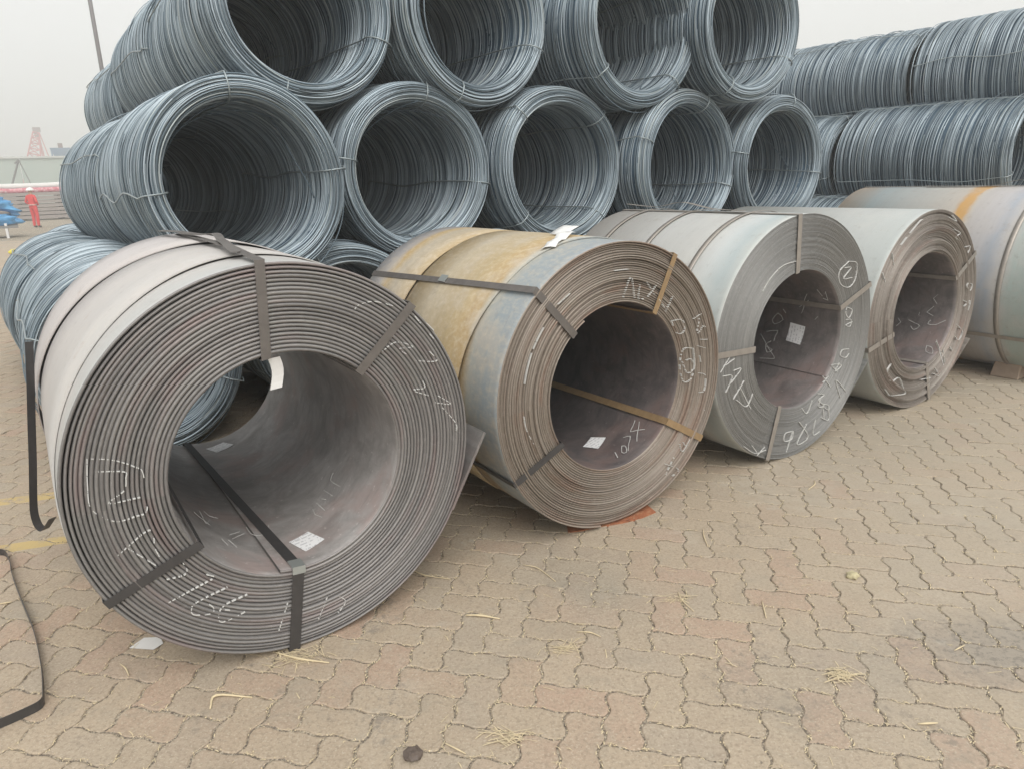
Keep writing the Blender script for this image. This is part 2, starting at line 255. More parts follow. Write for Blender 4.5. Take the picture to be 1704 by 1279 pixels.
def mat_bore(name, c1, c2, rust, ra=.5):
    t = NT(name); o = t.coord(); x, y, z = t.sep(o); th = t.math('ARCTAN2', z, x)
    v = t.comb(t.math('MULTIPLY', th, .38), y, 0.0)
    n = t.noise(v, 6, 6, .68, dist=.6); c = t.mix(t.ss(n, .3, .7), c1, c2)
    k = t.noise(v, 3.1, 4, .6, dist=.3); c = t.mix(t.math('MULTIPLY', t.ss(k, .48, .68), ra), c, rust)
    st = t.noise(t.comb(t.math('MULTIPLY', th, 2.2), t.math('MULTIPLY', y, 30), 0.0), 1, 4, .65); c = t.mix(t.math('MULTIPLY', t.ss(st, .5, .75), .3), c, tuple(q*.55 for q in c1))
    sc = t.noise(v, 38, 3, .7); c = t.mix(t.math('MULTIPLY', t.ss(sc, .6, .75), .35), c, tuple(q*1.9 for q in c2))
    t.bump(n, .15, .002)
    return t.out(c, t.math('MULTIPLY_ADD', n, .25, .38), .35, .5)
def mat_wire(name, c1, c2):
    t = NT(name); a = t.new('Attribute', attribute_name='rnd').outputs['Fac']; o = t.coord()
    r = t.new('ObjectInfo').outputs['Random']
    c = t.mix(t.ss(a, .0, 1.0), c1, c2); n = t.noise(o, 3.0, 4, .6); c = t.mix(t.math('MULTIPLY', t.ss(n, .45, .75), .4), c, tuple(v*.62 for v in c1))
    c = t.mix(t.math('MULTIPLY', t.ss(a, .93, .96), .35), c, (.40, .40, .32))
    c = t.mix(t.math('MULTIPLY', r, .22), c, tuple(v*.8 for v in c2))
    return t.out(c, .42, .45, .5)

M = {}
M['paver'] = mat_paver(); M['sand'] = mat_ground(); M['far'] = mat_far_ground()
M['wire'] = mat_wire('wire_rod_steel', (.11, .155, .19), (.485, .565, .62))
M['wire_core'] = simple('wire_rod_gap_shade', (.055, .095, .135), .6, .3)  # shade in the gaps put into the core colour, darker than the wires
M['tie'] = simple('tie_wire', (.33, .375, .39), .45, .5)
M['strap'] = simple('steel_strap_dark', (.085, .083, .085), .42, .55, .2, 30)
M['strap_mid'] = simple('steel_strap_mid', (.17, .155, .145), .45, .45, .3, 28)
M['strap_grey'] = simple('steel_strap_grey', (.33, .30, .27), .45, .4, .25, 25)
M['strap_rust'] = simple('steel_strap_rusty', (.30, .205, .11), .6, .2, .35, 40)
M['seal'] = simple('strap_seal', (.42, .45, .44), .35, .6, .1)
M['chalk'] = simple('chalk', (.58, .58, .565), .95, 0, .2, 60)
M['white'] = simple('white_paper_back', (.74, .74, .73), .7, 0, .05)
M['straw'] = simple('straw', (.62, .52, .34), .85, 0, .25, 30)
M['rubber'] = simple('tyre_rubber', (.03, .03, .03), .85)
def mat_label():
    t = NT('printed_label'); o = t.coord('Generated'); x, y, z = t.sep(o)
    row = t.math('FRACT', t.math('MULTIPLY', y, 6.0)); line = t.math('MULTIPLY', t.ss(row, .35, .42), t.ss(row, .80, .72))
    wd = t.noise(t.comb(t.math('MULTIPLY', x, 9), t.math('MULTIPLY', t.math('FLOOR', t.math('MULTIPLY', y, 6.0)), 3.7), 0.0), 1.0, 1)
    txt = t.math('MULTIPLY', line, t.ss(wd, .46, .52)); edge = t.math('MULTIPLY', t.ss(x, .06, .10), t.ss(x, .94, .90))
    bar = t.math('MULTIPLY', t.math('GREATER_THAN', y, .72), t.math('LESS_THAN', x, .45)); bars = t.math('GREATER_THAN', t.noise(t.comb(t.math('MULTIPLY', x, 40), 0.0, 0.0), 1.0, 0), .5)
    f = t.math('MAXIMUM', t.math('MULTIPLY', txt, edge), t.math('MULTIPLY', bar, bars))
    return t.out(t.mix(t.math('MULTIPLY', f, .4), (.84, .85, .86), (.22, .22, .26)), .55)
M['label'] = mat_label()

# ------------------------------------------------------------------ pavement
US = .1165; PA = R_(-13.5)
E1 = np.array([math.cos(PA), math.sin(PA)]); E2 = np.array([-math.sin(PA), math.cos(PA)])
ORG = np.array([.7846, 2.1085])-E2*US
WAVE_H, WAVE_V = .055, .095
def wave_fix(kind, seg):
    W, H = (2, 1) if kind == 'H' else (1, 2); pts = []
    def wv(t, amp=.095): t = t % 1.0; w = math.sin(2*math.pi*t)*1.35; return max(-.8, min(.8, w))*amp
    N = seg; AH, AV = WAVE_H, WAVE_V
    for i in range(W*N): t = i/N; pts.append((t, wv(t, AH)))
    for i in range(H*N): t = i/N; pts.append((W+wv(t, AV), t))
    for i in range(W*N): t = W-i/N; pts.append((t, H+wv(t, AH)))
    for i in range(H*N): t = H-i/N; pts.append((wv(t, AV), t))
    P = np.array(pts)-np.array([W/2, H/2]); g = .031
    return P*np.array([(W/2-g)/(W/2), (H/2-g)/(H/2)])
def paver_geo(kind, seg):
    P = wave_fix(kind, seg)*US; n = len(P); inn = P*np.array([.955, .955]) if kind == 'H' else P*np.array([.955, .955])
    W, H = (2, 1) if kind == 'H' else (1, 2); b = .0040
    inn = P-np.sign(P)*np.minimum(np.abs(P), b)*np.array([1, 1])*np.clip(np.abs(P)/(np.array([W, H])*US/2), .0, 1)**3
    v = np.zeros((3*n, 3)); v[:n, :2] = P; v[:n, 2] = -.012; v[n:2*n, :2] = P; v[n:2*n, 2] = -.0030; v[2*n:, :2] = inn; v[2*n:, 2] = 0
    f = []
    for k in range(2):
        for i in range(n): j = (i+1) % n; f.append((k*n+i, k*n+j, (k+1)*n+j, (k+1)*n+i))
    top = tuple(range(2*n, 3*n))
    return v, f, top
ground = obj('ground', [(-900, -300, -.030), (900, -300, -.030), (900, 1400, -.030), (-900, 1400, -.030)], [(0, 1, 2, 3)], M['far']); tag(ground, kind='structure')
pavement = obj('pavement', [(-40, -1, -.0042), (16, -1, -.0042), (16, 58, -.0042), (-40, 58, -.0042)], [(0, 1, 2, 3)], M['sand']); tag(pavement, kind='structure')
cells = []
RNG = 520
for k in range(-RNG, RNG):
    for m in range(-140, 140):
        for kind, (gx, gy) in (('H', (k+4*m, k)), ('V', (k-1+4*m, k))):
            c = np.array([gx+1, gy+.5]) if kind == 'H' else np.array([gx+.5, gy+1])
            w = ORG+(E1*c[0]+E2*c[1])*US
            if not (.9 < w[1] < 27 and -22 < w[0] < 9): continue
            # keep what the view (with a margin) can reach
            zc = w[1]*math.cos(PITCH)+CAM_H*math.sin(PITCH)
            if zc < .5: continue
            xs = 852+F_PX*w[0]/zc
            if -260 < xs < 1960:
                d = math.hypot(w[0], w[1])
                if w[0] > -1.0+(-.9)*0 and w[1] > 7.5+.62*w[0]: continue     # under and behind the wire-rod pile
                cells.append((d, kind, w[0], w[1]))
cells.sort()
def visible_first(c):
    # blocks under the steel coils do not show: leave them to the joined field
    d, kind, x, y = c
    lu = x*UX.x+y*UX.y; lv = x*VY.x+y*VY.y
    return 0 if (lv < 2.5 or lu < -.2) else 1
order = sorted(cells, key=lambda c: (visible_first(c), c[0]))
def in_frame(c):
    d, kind, x, y = c; zc = y*math.cos(PITCH)+CAM_H*math.sin(PITCH); yc = y*math.sin(PITCH)-CAM_H*math.cos(PITCH)
    px = 852+F_PX*x/zc; py = 639.5-F_PX*yc/zc-(px-852)*.0366
    return -30 < px < 1730 and py < 1310
near = [c for c in order if in_frame(c)][:300]; ns = set((c[2], c[3]) for c in near)
seg = 6
pm = {}
for kind in 'HV':
    v, f, top = paver_geo(kind, seg); me = bpy.data.meshes.new('paver'); me.from_pydata(v.tolist(), [], f+[top]); me.materials.append(M['paver']); me.update()
    me.polygons.foreach_set('use_smooth', [False]*len(me.polygons)); pm[kind] = me
for d, kind, x, y in near:
    o = bpy.data.objects.new('paver', pm[kind]); col.objects.link(o); o.parent = pavement
    o.location = (x, y, random.gauss(0, .0011)); o.rotation_euler = (random.gauss(0, .006), random.gauss(0, .006), PA+random.gauss(0, .008)+random.choice((0, math.pi)))
groups = {6: [], 4: [], 2: []}
for c in cells:
    if (c[2], c[3]) in ns: continue
    groups[6 if c[0] < 4.5 else 4 if c[0] < 9 else 2].append(c)
allv, allq, tone = [], [], []; base = 0; tops = []; attr = []
fv, ff, fa = [], [], []
for sg, lst in groups.items():
    geo = {}
    for kind in 'HV':
        v, f, top = paver_geo(kind, sg)
        geo[kind] = (v, f, top)
    for d, kind, x, y in lst:
        v, f, top = geo[kind]; a = PA+random.gauss(0, .008); cs, sn = math.cos(a), math.sin(a)
        w = np.empty_like(v); w[:, 0] = x+v[:, 0]*cs-v[:, 1]*sn; w[:, 1] = y+v[:, 0]*sn+v[:, 1]*cs
        tx, ty = random.gauss(0, .006), random.gauss(0, .006); w[:, 2] = v[:, 2]+random.gauss(0, .001)+v[:, 0]*tx+v[:, 1]*ty
        b = base; fv.append(w); base += len(w)
        n = len(top); ff.append((b, n)); fa.append((random.random(), len(f)+1))
# assemble quads + ngons with loop arrays
V = np.concatenate(fv); li, ls, lt, rn = [], [], [], []; cur = 0
cache = {}
for (b, n), (r, nf) in zip(ff, fa):
    if n not in cache:
        i = np.arange(n); j = (i+1) % n
        q = np.concatenate([np.stack([i, j, n+j, n+i], 1), np.stack([n+i, n+j, 2*n+j, 2*n+i], 1)]).ravel()
        cache[n] = (np.concatenate([q, 2*n+i]), np.concatenate([np.arange(0, 8*n, 4), [8*n]]))
    L, S = cache[n]; li.append(L+b); ls.append(S+cur); cur += len(L); rn.append(np.full(len(S), r))
me = bpy.data.meshes.new('paver_field'); me.vertices.add(len(V)); me.vertices.foreach_set('co', V.astype(np.float32).ravel())
li = np.concatenate(li).astype(np.int32); ls = np.concatenate(ls).astype(np.int32); me.loops.add(len(li)); me.loops.foreach_set('vertex_index', li)
me.polygons.add(len(ls)); me.polygons.foreach_set('loop_start', ls); me.update(calc_edges=True); me.polygons.foreach_set('use_smooth', np.zeros(len(ls), bool))
at = me.attributes.new('rnd', 'FLOAT', 'FACE'); at.data.foreach_set('value', np.concatenate(rn).astype(np.float32)); me.materials.append(M['paver'])
pf = bpy.data.objects.new('paver_field', me); col.objects.link(pf); pf.parent = pavement; tag(pf, kind='stuff')
print('pavers', len(cells), 'polys', len(ls))

# ------------------------------------------------------------------ steel coils
RI = .381
def spiral(R, W, turns, a_end, seed, fill=.82, loose=0, tele=.004, n=132, group=0.0):
    """one continuous strip wound from the bore out; profile rounded at both mill edges"""
    rg = np.random.default_rng(seed); t = (R-RI)/(turns+1); A1 = R_(a_end); A0 = A1-2*math.pi*turns
    N = int(turns*n); th = np.linspace(A0, A1, N+1); k = (th-A0)/(2*math.pi)
    off = np.interp(k, np.arange(int(turns)+3), rg.normal(0, tele, int(turns)+3))
    if group:
        off += group*np.interp(k, np.arange(0, turns+6, 2.3), rg.normal(0, 1, len(np.arange(0, turns+6, 2.3))))
    r0 = RI+t*k; fr = np.full(N+1, fill)*np.interp(k, np.arange(int(turns)+3), rg.uniform(.93, 1.04, int(turns)+3))
    kk_ = np.arange(int(turns)+3); ga = rg.normal(0, 1, (3, len(kk_))); fr = fr*(1+.05*sum(np.interp(k, kk_, ga[i])*np.cos((i+1)*th+i) for i in range(3)))
    fr = np.clip(fr, .5, .97); off = off+.0012*sum(np.interp(k, kk_, rg.normal(0, 1, len(kk_)))*np.cos((i+2)*th+i*2) for i in range(2))
    if loose: fr = np.where(k > turns-loose, fr*.8, fr)
    h = t*fr; e = min(.006, t*.35)
    prof = [(0, W), (0, .03), (0, e), (.22, .0015), (.5, 0), (.78, .0015), (1, e), (1, .03), (1, W)]
    v = np.zeros((N+1, len(prof), 3))
    for i, (fh, d) in enumerate(prof):
        rr = r0+h*fh; v[:, i, 0] = rr*np.cos(th); v[:, i, 2] = rr*np.sin(th); v[:, i, 1] = d+(off if d < W else -off)
    m = len(prof); idx = np.arange((N+1)*m).reshape(N+1, m); q = []; mi = []
    a = idx[:-1]; b = idx[1:]
    for i in range(m):
        j = (i+1) % m
        q.append(np.stack([a[:, i], a[:, j], b[:, j], b[:, i]], 1))
        kk = (k[:-1])
        if i in (0, 1): mi.append(np.where(kk < 1.02, 1, 0))
        elif i in (6, 7): mi.append(np.where(kk > turns-1.02, 2, 0))
        else: mi.append(np.zeros(N, int))
    q = np.concatenate(q); mi = np.concatenate(mi)
    return v.reshape(-1, 3), q, mi, th, t
def rpos(r, deg, y): a = R_(deg); return Vector((r*math.cos(a), y, r*math.sin(a)))
def tangent(deg): a = R_(deg); return Vector((-math.sin(a), 0, math.cos(a)))
def eye_strap(parent, R, W, a_in, a_out, a_back, a_bb, mat, w=.032, seal=None, label=None, rise=0.0):
    o_ = .0035; pts = []; R = R-DROP(a_out)
    def seg(p, q, n): return [p.lerp(q, i/n) for i in range(n)]
    p0 = rpos(RI-o_, a_bb, W+o_); p1 = rpos(RI-o_, a_in, -o_-.002); p2 = rpos(R+o_+.001, a_out, -o_-.002); p3 = rpos(R+o_+.001, a_back, W+o_)
    # bore and barrel runs follow the curved sheet
    run = [rpos(RI-o_, a_bb+(a_in-a_bb)*i/8, W+(-o_-W)*i/8) for i in range(8)]+[p1]
    run += [p1.lerp(p2, i/5) for i in range(1, 5)]+[p2]
    run += [rpos(R+o_+.001+rise*min(1, i/2), a_out+(a_back-a_out)*i/8, W*i/8) for i in range(1, 8)]+[p3]+[p3.lerp(p0, i/5) for i in range(1, 5)]+[p0]
    wd = []
    for p in run:
        a = math.degrees(math.atan2(p.z, p.x)); wd.append(tangent(a))
    mb = MB(); mb.ribbon(run, wd, w, .0016)
    s = mb.build('eye_strap', mat, parent)
    if label: s['label'] = label
    if seal is not None:
        r, a, y, ax = seal; c = rpos(r, a, y); b = MB(); wd = tangent(a)
        if ax == 'face': b.ribbon([rpos(r-.03, a, y), rpos(r+.03, a, y)], wd, w+.006, .005)
        elif ax == 'corner': b.ribbon([rpos(RI-.007, a, .05), rpos(RI-.007, a, -.008), rpos(RI+.018, a, -.009)], wd, w+.006, .005)
        else: b.ribbon([rpos(r, a, y-.03), rpos(r, a, y+.03)], wd, w+.006, .005)
        b.build('strap_seal', M['seal'], s)
    return s
def hoop(parent, R, y, mat, w=.032, name='hoop_strap'):
    mb = MB(); N = 96; pts = [rpos(R+.0035, 360*i/N, y) for i in range(N+1)]
    mb.ribbon(pts, [Vector((0, 1, 0))]*(N+1), w, .0016); return mb.build(name, mat, parent, True)
DROP = lambda a: 0.0
def lap(parent, mat, R, yf, yb, a0, a1, lift, th=.004, name='outer_lap'):
    """an outer lap of sheet over part of the barrel; yf, yb, lift are functions of the angle"""
    N = 72; v = []; f = []
    for i in range(N+1):
        a = a0+(a1-a0)*i/N; ys = yf(a); ye = yb(a); L = lift(a)-DROP(a)
        for (rr, y) in ((R+.001, ys+.004) if False else (R+L, ys), (R+L+th, ys), (R+L*.8+th, ys+(ye-ys)*.33), (R+L*.8+th, ys+(ye-ys)*.66), (R+L+th, ye), (R+L, ye)):
            v.append(rpos(rr, a, y))
    for i in range(N):
        for k in range(6): f.append((i*6+k, i*6+(k+1) % 6, (i+1)*6+(k+1) % 6, (i+1)*6+k))
    f.append(tuple(range(6))); f.append(tuple(N*6+5-k for k in range(6)))
    o = obj(name, v, f, mat, parent); 
    for i, p in enumerate(o.data.polygons): p.use_smooth = (i < 6*N and (i % 6) in (1, 2, 3))
    return o
def tail(parent, mat, R, t, ang, s, W):
    """free end of the outer lap, leaving the drum along its tangent"""
    a = R_(ang); c = Vector((math.cos(a), 0, math.sin(a))); tg = Vector((-math.sin(a), 0, math.cos(a)))
    v = []; N = 8
    for i in range(N+1):
        d = s*i/N; p = c*(R-t)+tg*d; q = p+c*t*.85
        for pt, y in ((p, .004), (q, .004), (q, W-.004), (p, W-.004)): v.append((pt.x, y, pt.z))
    f = [(0, 3, 2, 1), (N*4, N*4+1, N*4+2, N*4+3)]
    for i in range(N):
        for k in range(4): f.append((i*4+k, i*4+(k+1) % 4, (i+1)*4+(k+1) % 4, (i+1)*4+k))
    return obj('sheet_tail', v, f, mat, parent)
def chalk_face(parent, strokes, t, gapfrac, w=.0042, dash=True):
    mb = MB()
    for st in strokes:
        P = [Vector((x, 0, z)) for x, z in st]; P = smoothpath(P, 5) if len(P) > 2 else P; j = Vector((random.uniform(-.001, .001), 0, random.uniform(-.001, .001)))
        for a, b in zip(P, P[1:]):
            L = (b-a).length; n = max(1, int(L/.0025)); d = (b-a)/max(L, 1e-6); nn = Vector((-d.z, 0, d.x))*w/2
            run = None
            for i in range(n+1):
                p = a.lerp(b, i/n); rr = math.hypot(p.x, p.z); ph = ((rr-RI)/t) % 1.0
                # which ring crest: account for the spiral angle
                th = math.atan2(p.z, p.x); ph = ((rr-RI)/t-(th-parent['a0'])/(2*math.pi)) % 1.0
                on = (not dash) or (.12 < ph < .12+gapfrac)
                if on and random.random() < .06: on = False
                if on and run is None: run = p
                if (not on or i == n) and run is not None:
                    if (p-run).length > .001:
                        y = -.0075 if parent['deep'] else -.0045
                        q = [run-nn, run+nn, p+nn, p-nn]; vs = [(c.x+j.x, y, c.z+j.z) for c in q]+[(c.x+j.x, .004, c.z+j.z) for c in q]
                        mb.add(vs, [(0, 1, 2, 3), (0, 4, 5, 1), (1, 5, 6, 2), (2, 6, 7, 3), (3, 7, 4, 0)])
                    run = None
    return tag(mb.build('chalk_writing', M['chalk'], parent), kind='stuff')
def chalk_bore(parent, strokes, w=.0045):
    mb = MB()
    for st in strokes:
        pts = [rpos(RI-.002, a, y) for a, y in st]; pts = smoothpath(pts, 2) if len(pts) > 3 else pts
        for p, q in zip(pts, pts[1:]):
            if (q-p).length < 1e-4: continue
            n = Vector((-p.x, 0, -p.z)).normalized(); mb.ribbon([p, q], (q-p).cross(n), w*random.uniform(.6, 1.2), .001)
    return tag(mb.build('bore_writing', M['chalk'], parent), kind='stuff')
def bore_label(parent, a, y, wa, wy, twist=0.0, mat=None, curl=.0):
    """paper sticker in the bore, following the curve"""
    v = []; f = []; n = 6; ca = math.degrees(wa/RI)
    for i in range(n+1):
        for j in range(n+1):
            s, q = i/n-.5, j/n-.5; c, sn = math.cos(R_(twist)), math.sin(R_(twist)); s2 = s*c-q*sn*(wy/wa); q2 = q*c+s*sn*(wa/wy)
            rr = RI-.0025-curl*max(0, s)**2*4; v.append(rpos(rr, a+ca*s2, y+wy*q2))
    for i in range(n):
        for j in range(n): k = i*(n+1)+j; f.append((k, k+1, k+n+2, k+n+1))
    n0 = len(v); v += [p*(1)+Vector((p.x, 0, p.z)).normalized()*.0012 for p in v]; f += [(a_+n0, d_+n0, c_+n0, b_+n0) for a_, b_, c_, d_ in f]
    return obj('paper_label', v, f, mat or M['label'], parent)

f1 = mat_face('coil_edge_grey', (.165, .158, .156), (.27, .26, .252), rust=(.27, .185, .18), ramount=.45)
f2 = mat_face('coil_edge_brown', (.20, .165, .135), (.33, .29, .25), rust=(.24, .13, .085), ramount=.5, freq=80)
f3 = mat_face('coil_edge_thin', (.20, .20, .195), (.27, .268, .26), rust=(.20, .17, .15), ramount=.15, freq=140)
f4 = mat_face('coil_edge_banded', (.19, .165, .145), (.33, .30, .27), rust=(.25, .15, .12), ramount=.45, freq=70)
b1 = mat_barrel('barrel_pale_grey', [(0, (.48, .49, .48)), (.12, (.50, .49, .475)), (.5, (.51, .485, .47)), (.8, (.52, .49, .485)), (1, (.49, .46, .46))], 1.6, (.58, .54, .50), .3, .42, .15)
b2 = mat_barrel('barrel_rusty_ochre', [(0, (.30, .34, .37)), (.11, (.30, .35, .38)), (.165, (.40, .41, .38)), (.20, (.40, .28, .13)), (.30, (.44, .34, .19)), (.5, (.45, .385, .28)), (.62, (.44, .325, .17)), (.80, (.42, .37, .29)), (.87, (.44, .31, .14)), (.92, (.40, .38, .38)), (1, (.38, .38, .40))], 1.5, (.48, .43, .36), .6, .45, .1, .45)
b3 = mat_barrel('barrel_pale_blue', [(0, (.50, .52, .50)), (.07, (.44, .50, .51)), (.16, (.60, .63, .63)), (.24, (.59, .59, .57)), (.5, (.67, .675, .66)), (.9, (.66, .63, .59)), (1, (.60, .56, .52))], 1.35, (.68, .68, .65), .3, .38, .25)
b4 = mat_barrel('barrel_pale_white', [(0, (.47, .50, .49)), (.3, (.54, .555, .54)), (1, (.55, .55, .52))], 1.5, (.60, .60, .57), .4, .38, .25)
b5 = mat_barrel('barrel_heat_tinted', [(0, (.34, .42, .40)), (.12, (.40, .47, .45)), (.17, (.54, .52, .50)), (.215, (.40, .43, .48)), (.25, (.50, .49, .50)), (.35, (.52, .49, .47)), (.37, (.55, .50, .44)), (.39, (.62, .36, .12)), (.425, (.62, .36, .12)), (.45, (.55, .50, .44)), (.6, (.52, .52, .49)), (.85, (.46, .53, .54)), (1, (.55, .44, .33))], 1.75, (.54, .50, .47), .3, .4, .2)
br1 = mat_bore('bore_grey_brown', (.34, .32, .31), (.55, .53, .52), (.50, .35, .32), .5)
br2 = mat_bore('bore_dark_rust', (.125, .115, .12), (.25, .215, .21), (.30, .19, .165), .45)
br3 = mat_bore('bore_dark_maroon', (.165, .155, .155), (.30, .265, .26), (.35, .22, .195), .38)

COILS = {
 1: (-.747, 2.314, .692, 1.6, 22, -104, -30, (f1, br1, b1), 'nearest and largest coil with pale grey barrel, thick grey wraps and a boxed chalk figure'),
 2: (.485, 3.173, .664, 1.5, 27, 120, -100, (f2, br2, b2), 'coil with rust-yellow barrel and brown ridged edge, beside the nearest coil'),
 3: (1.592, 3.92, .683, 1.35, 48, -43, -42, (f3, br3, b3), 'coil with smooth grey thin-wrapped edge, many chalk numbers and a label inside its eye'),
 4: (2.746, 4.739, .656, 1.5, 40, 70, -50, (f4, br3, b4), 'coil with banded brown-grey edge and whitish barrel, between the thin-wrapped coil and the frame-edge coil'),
 5: (None, None, .70, 1.75, 40, 0, -120, (f4, br3, b5), 'coil cut off by the right edge, its barrel marked with an orange stripe'),
}
c5 = uv(6.45, -2.15); COILS[5] = (c5[0], c5[1])+COILS[5][2:]
KW = {1: dict(fill=.88, loose=3, tele=.0018, group=.0018), 2: dict(fill=.80, tele=.003, group=.004), 3: dict(fill=.9, tele=.001, group=.0012, n=96), 4: dict(fill=.86, tele=.003, group=.007, n=96), 5: dict(fill=.85, tele=.002, n=64)}
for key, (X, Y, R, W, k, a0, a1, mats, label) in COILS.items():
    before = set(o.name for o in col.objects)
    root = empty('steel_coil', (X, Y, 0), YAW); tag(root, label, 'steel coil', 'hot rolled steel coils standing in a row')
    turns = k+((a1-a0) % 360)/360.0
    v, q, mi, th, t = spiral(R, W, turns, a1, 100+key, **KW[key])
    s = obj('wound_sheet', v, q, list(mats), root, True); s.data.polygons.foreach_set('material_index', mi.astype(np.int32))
    a_0 = float(th[0]); root['a0'] = a_0
    DROP = lambda a, t=t, a1=a1, k=key: t*((((a1-a) % 360)/360.0)+{1: .26, 2: .15}.get(k, .1))
    bar = mats[2]
    if key == 1:
        eye_strap(root, R+.006, W, 97.3, 92.5, 90, 95, M['strap_mid'], rise=.020)
        mb = MB(); mb.ribbon(smoothpath([rpos(R+.012, 94, .20), rpos(R+.030, 92.5, .42), rpos(R+.026, 90, .62), rpos(R+.040, 88.5, .80), rpos(R+.030, 90, 1.0), rpos(R+.034, 93, 1.3), rpos(R+.03, 95, W)], 6), Vector((1, 0, .1)), .032, .0016); mb.build('strap_tail', M['strap_mid'], root)
        eye_strap(root, R+.003, W, 47, 45.5, 44, 47, M['strap_mid'])
        eye_strap(root, R, W, -150, -153.9, -156, -150, M['strap'])
        eye_strap(root, R+.002, W, -94.6, -96.7, -97, -106, M['strap'], w=.040, seal=(RI, -94.6, 0, 'corner'), label='darkest and widest strap with a bright metal seal at the bottom of the eye')
        lap(root, bar, R, lambda a: .265-.0019*(max(a, 60)-94) if a < 200 else .07, lambda a: .86+.004*(a-90) if a < 180 else 1.22, 62, 250, lambda a: .0022+.004*math.exp(-((a-98)/20)**2))
        lap(root, bar, R+.004, lambda a: .88+.004*(a-90), lambda a: W+.01, 50, 235, lambda a: .004+.008*math.exp(-((a-185)/40)**2)+.010*math.exp(-((a-84)/16)**2))
        tail(root, f1, R, t, a1, .33, W)
        bore_label(root, -81.5, .165, .085, .115, 14); bore_label(root, -85.3, 1.46, .10, .10, 20); tg = obj('paper_tag', [(-.040+.042*j+.010*math.sin(i*.7), .008+.012*math.sin(i*.5)+.012*j, .372-.021*i) for i in range(6) for j in (0, 1)], [(2*i, 2*i+1, 2*i+3, 2*i+2) for i in range(5)], M['white'], root); sm_ = tg.modifiers.new('t', 'SOLIDIFY'); sm_.thickness = .001
        hp = [(-.668, 1.2, .33), (-.694, 1.2, .16), (-.723, 1.2, -.02), (-.748, 1.2, -.18), (-.772, 1.2, -.32), (-.783, 1.2, -.40), (-.779, 1.19, -.455), (-.762, 1.17, -.475), (-.745, 1.14, -.45), (-.72, 1.10, -.405)]
        pp = smoothpath(hp, 5); hb = MB(); hb.ribbon([p+Vector((-.075, 0, .0)) if False else p+Vector((-.012, 0, 0)) for p in pp], [Vector((.85, .5, 0))]*len(pp), .034, .0018); o = hb.build('loose_strap', M['strap'], root); o['label'] = 'loose dark strap end hanging off the barrel and curling at its tip'
    if key == 2:
        eye_strap(root, R+.012, W, 132, 132.5, 139, 132, M['strap_mid'], seal=(R+.017, 135, .72, 'barrel'))
        eye_strap(root, R+.002, W, 57, 60, 62, 57, M['strap_rust'], w=.028)
        eye_strap(root, R+.002, W, -36, -33.5, -33, -39, M['strap_rust'], w=.034)
        eye_strap(root, R+.002, W, -150, -152, -153, -150, M['strap'], w=.03)
        lap(root, bar, R, lambda a: .237+.0016*(a-134) if a > 134 else .237-.0005*(134-a), lambda a: .95, 70, 230, lambda a: .0015+.011*max(0, math.sin(R_(max(0, min(180, (a-132)*2.2))))))
        lap(root, bar, R+.001, lambda a: .962+.001*(a-120), lambda a: W, 70, 230, lambda a: .0015+.007*max(0, math.sin(R_(max(0, min(180, (a-116)*2.6))))))
        bore_label(root, -75.5, .29, .10, .085, 25)
    if key == 3:
        eye_strap(root, R+.001, W, 100, 96.5, 96, 100, M['strap_grey']); eye_strap(root, R+.001, W, 20.5, 20.7, 21, 20, M['strap_grey'])
        eye_strap(root, R+.001, W, 179, 178.4, 178, 179, M['strap_grey']); eye_strap(root, R+.001, W, -111.7, -108.7, -108, -112, M['strap_grey'])
        for yy in (.315, .74, 1.12): hoop(root, R, yy, M['strap_grey'])
        tail(root, f3, R, .006, a1, .30, W); bore_label(root, -9.8, .29, .115, .105, -6)
        mb = MB(); mb.ribbon(smoothpath([rpos(R+.012, 97, .35), rpos(R+.02, 96, .6), rpos(R+.05, 94, .85), rpos(R+.018, 92, 1.1), rpos(R+.03, 90, W+.05)], 6), Vector((1, 0, 0)), .032, .0016); mb.build('strap_tail', M['strap_grey'], root)
    if key == 4:
        eye_strap(root, R+.001, W, 28, 30.5, 31, 28, M['strap_grey']); eye_strap(root, R+.001, W, -164, -165.2, -166, -164, M['strap_grey'])
        eye_strap(root, R+.001, W, -77, -74.7, -74, -95, M['strap_grey']); tail(root, f4, R, .007, a1, .33, W)
    if key == 5:
        eye_strap(root, R+.001, W, 92, 92, 92, 92, M['strap_grey']); eye_strap(root, R+.001, W, -150, -150, -150, -150, M['strap_grey'])
        hoop(root, R, .27, M['strap_grey'], w=.036)
        mb = MB(); mb.ribbon(smoothpath([rpos(R+.008, 95, 1.2), rpos(R+.006, 95, .7), rpos(R+.05, 94, .45), rpos(R+.012, 93, .0)], 6), Vector((1, 0, 0)), .028, .0016); mb.build('strap_tail', M['strap_grey'], root)
    root['deep'] = int(key in (2, 4))
    if key in CHALK_FACE: chalk_face(root, CHALK_FACE[key], t, {1: .62, 2: .5, 3: 1, 4: 1}[key], w={1: .0028, 2: .0023, 3: .0027, 4: .0025}[key], dash=key in (1, 2))
    if key in CHALK_BORE: chalk_bore(root, CHALK_BORE[key], w={1: .0026, 2: .0034, 3: .0028, 4: .0030}[key])
    for o in list(col.objects):
        if o.name not in before and o.parent == root: o.location = (0, 0, R)
    COILS[key] = (root, R, W)

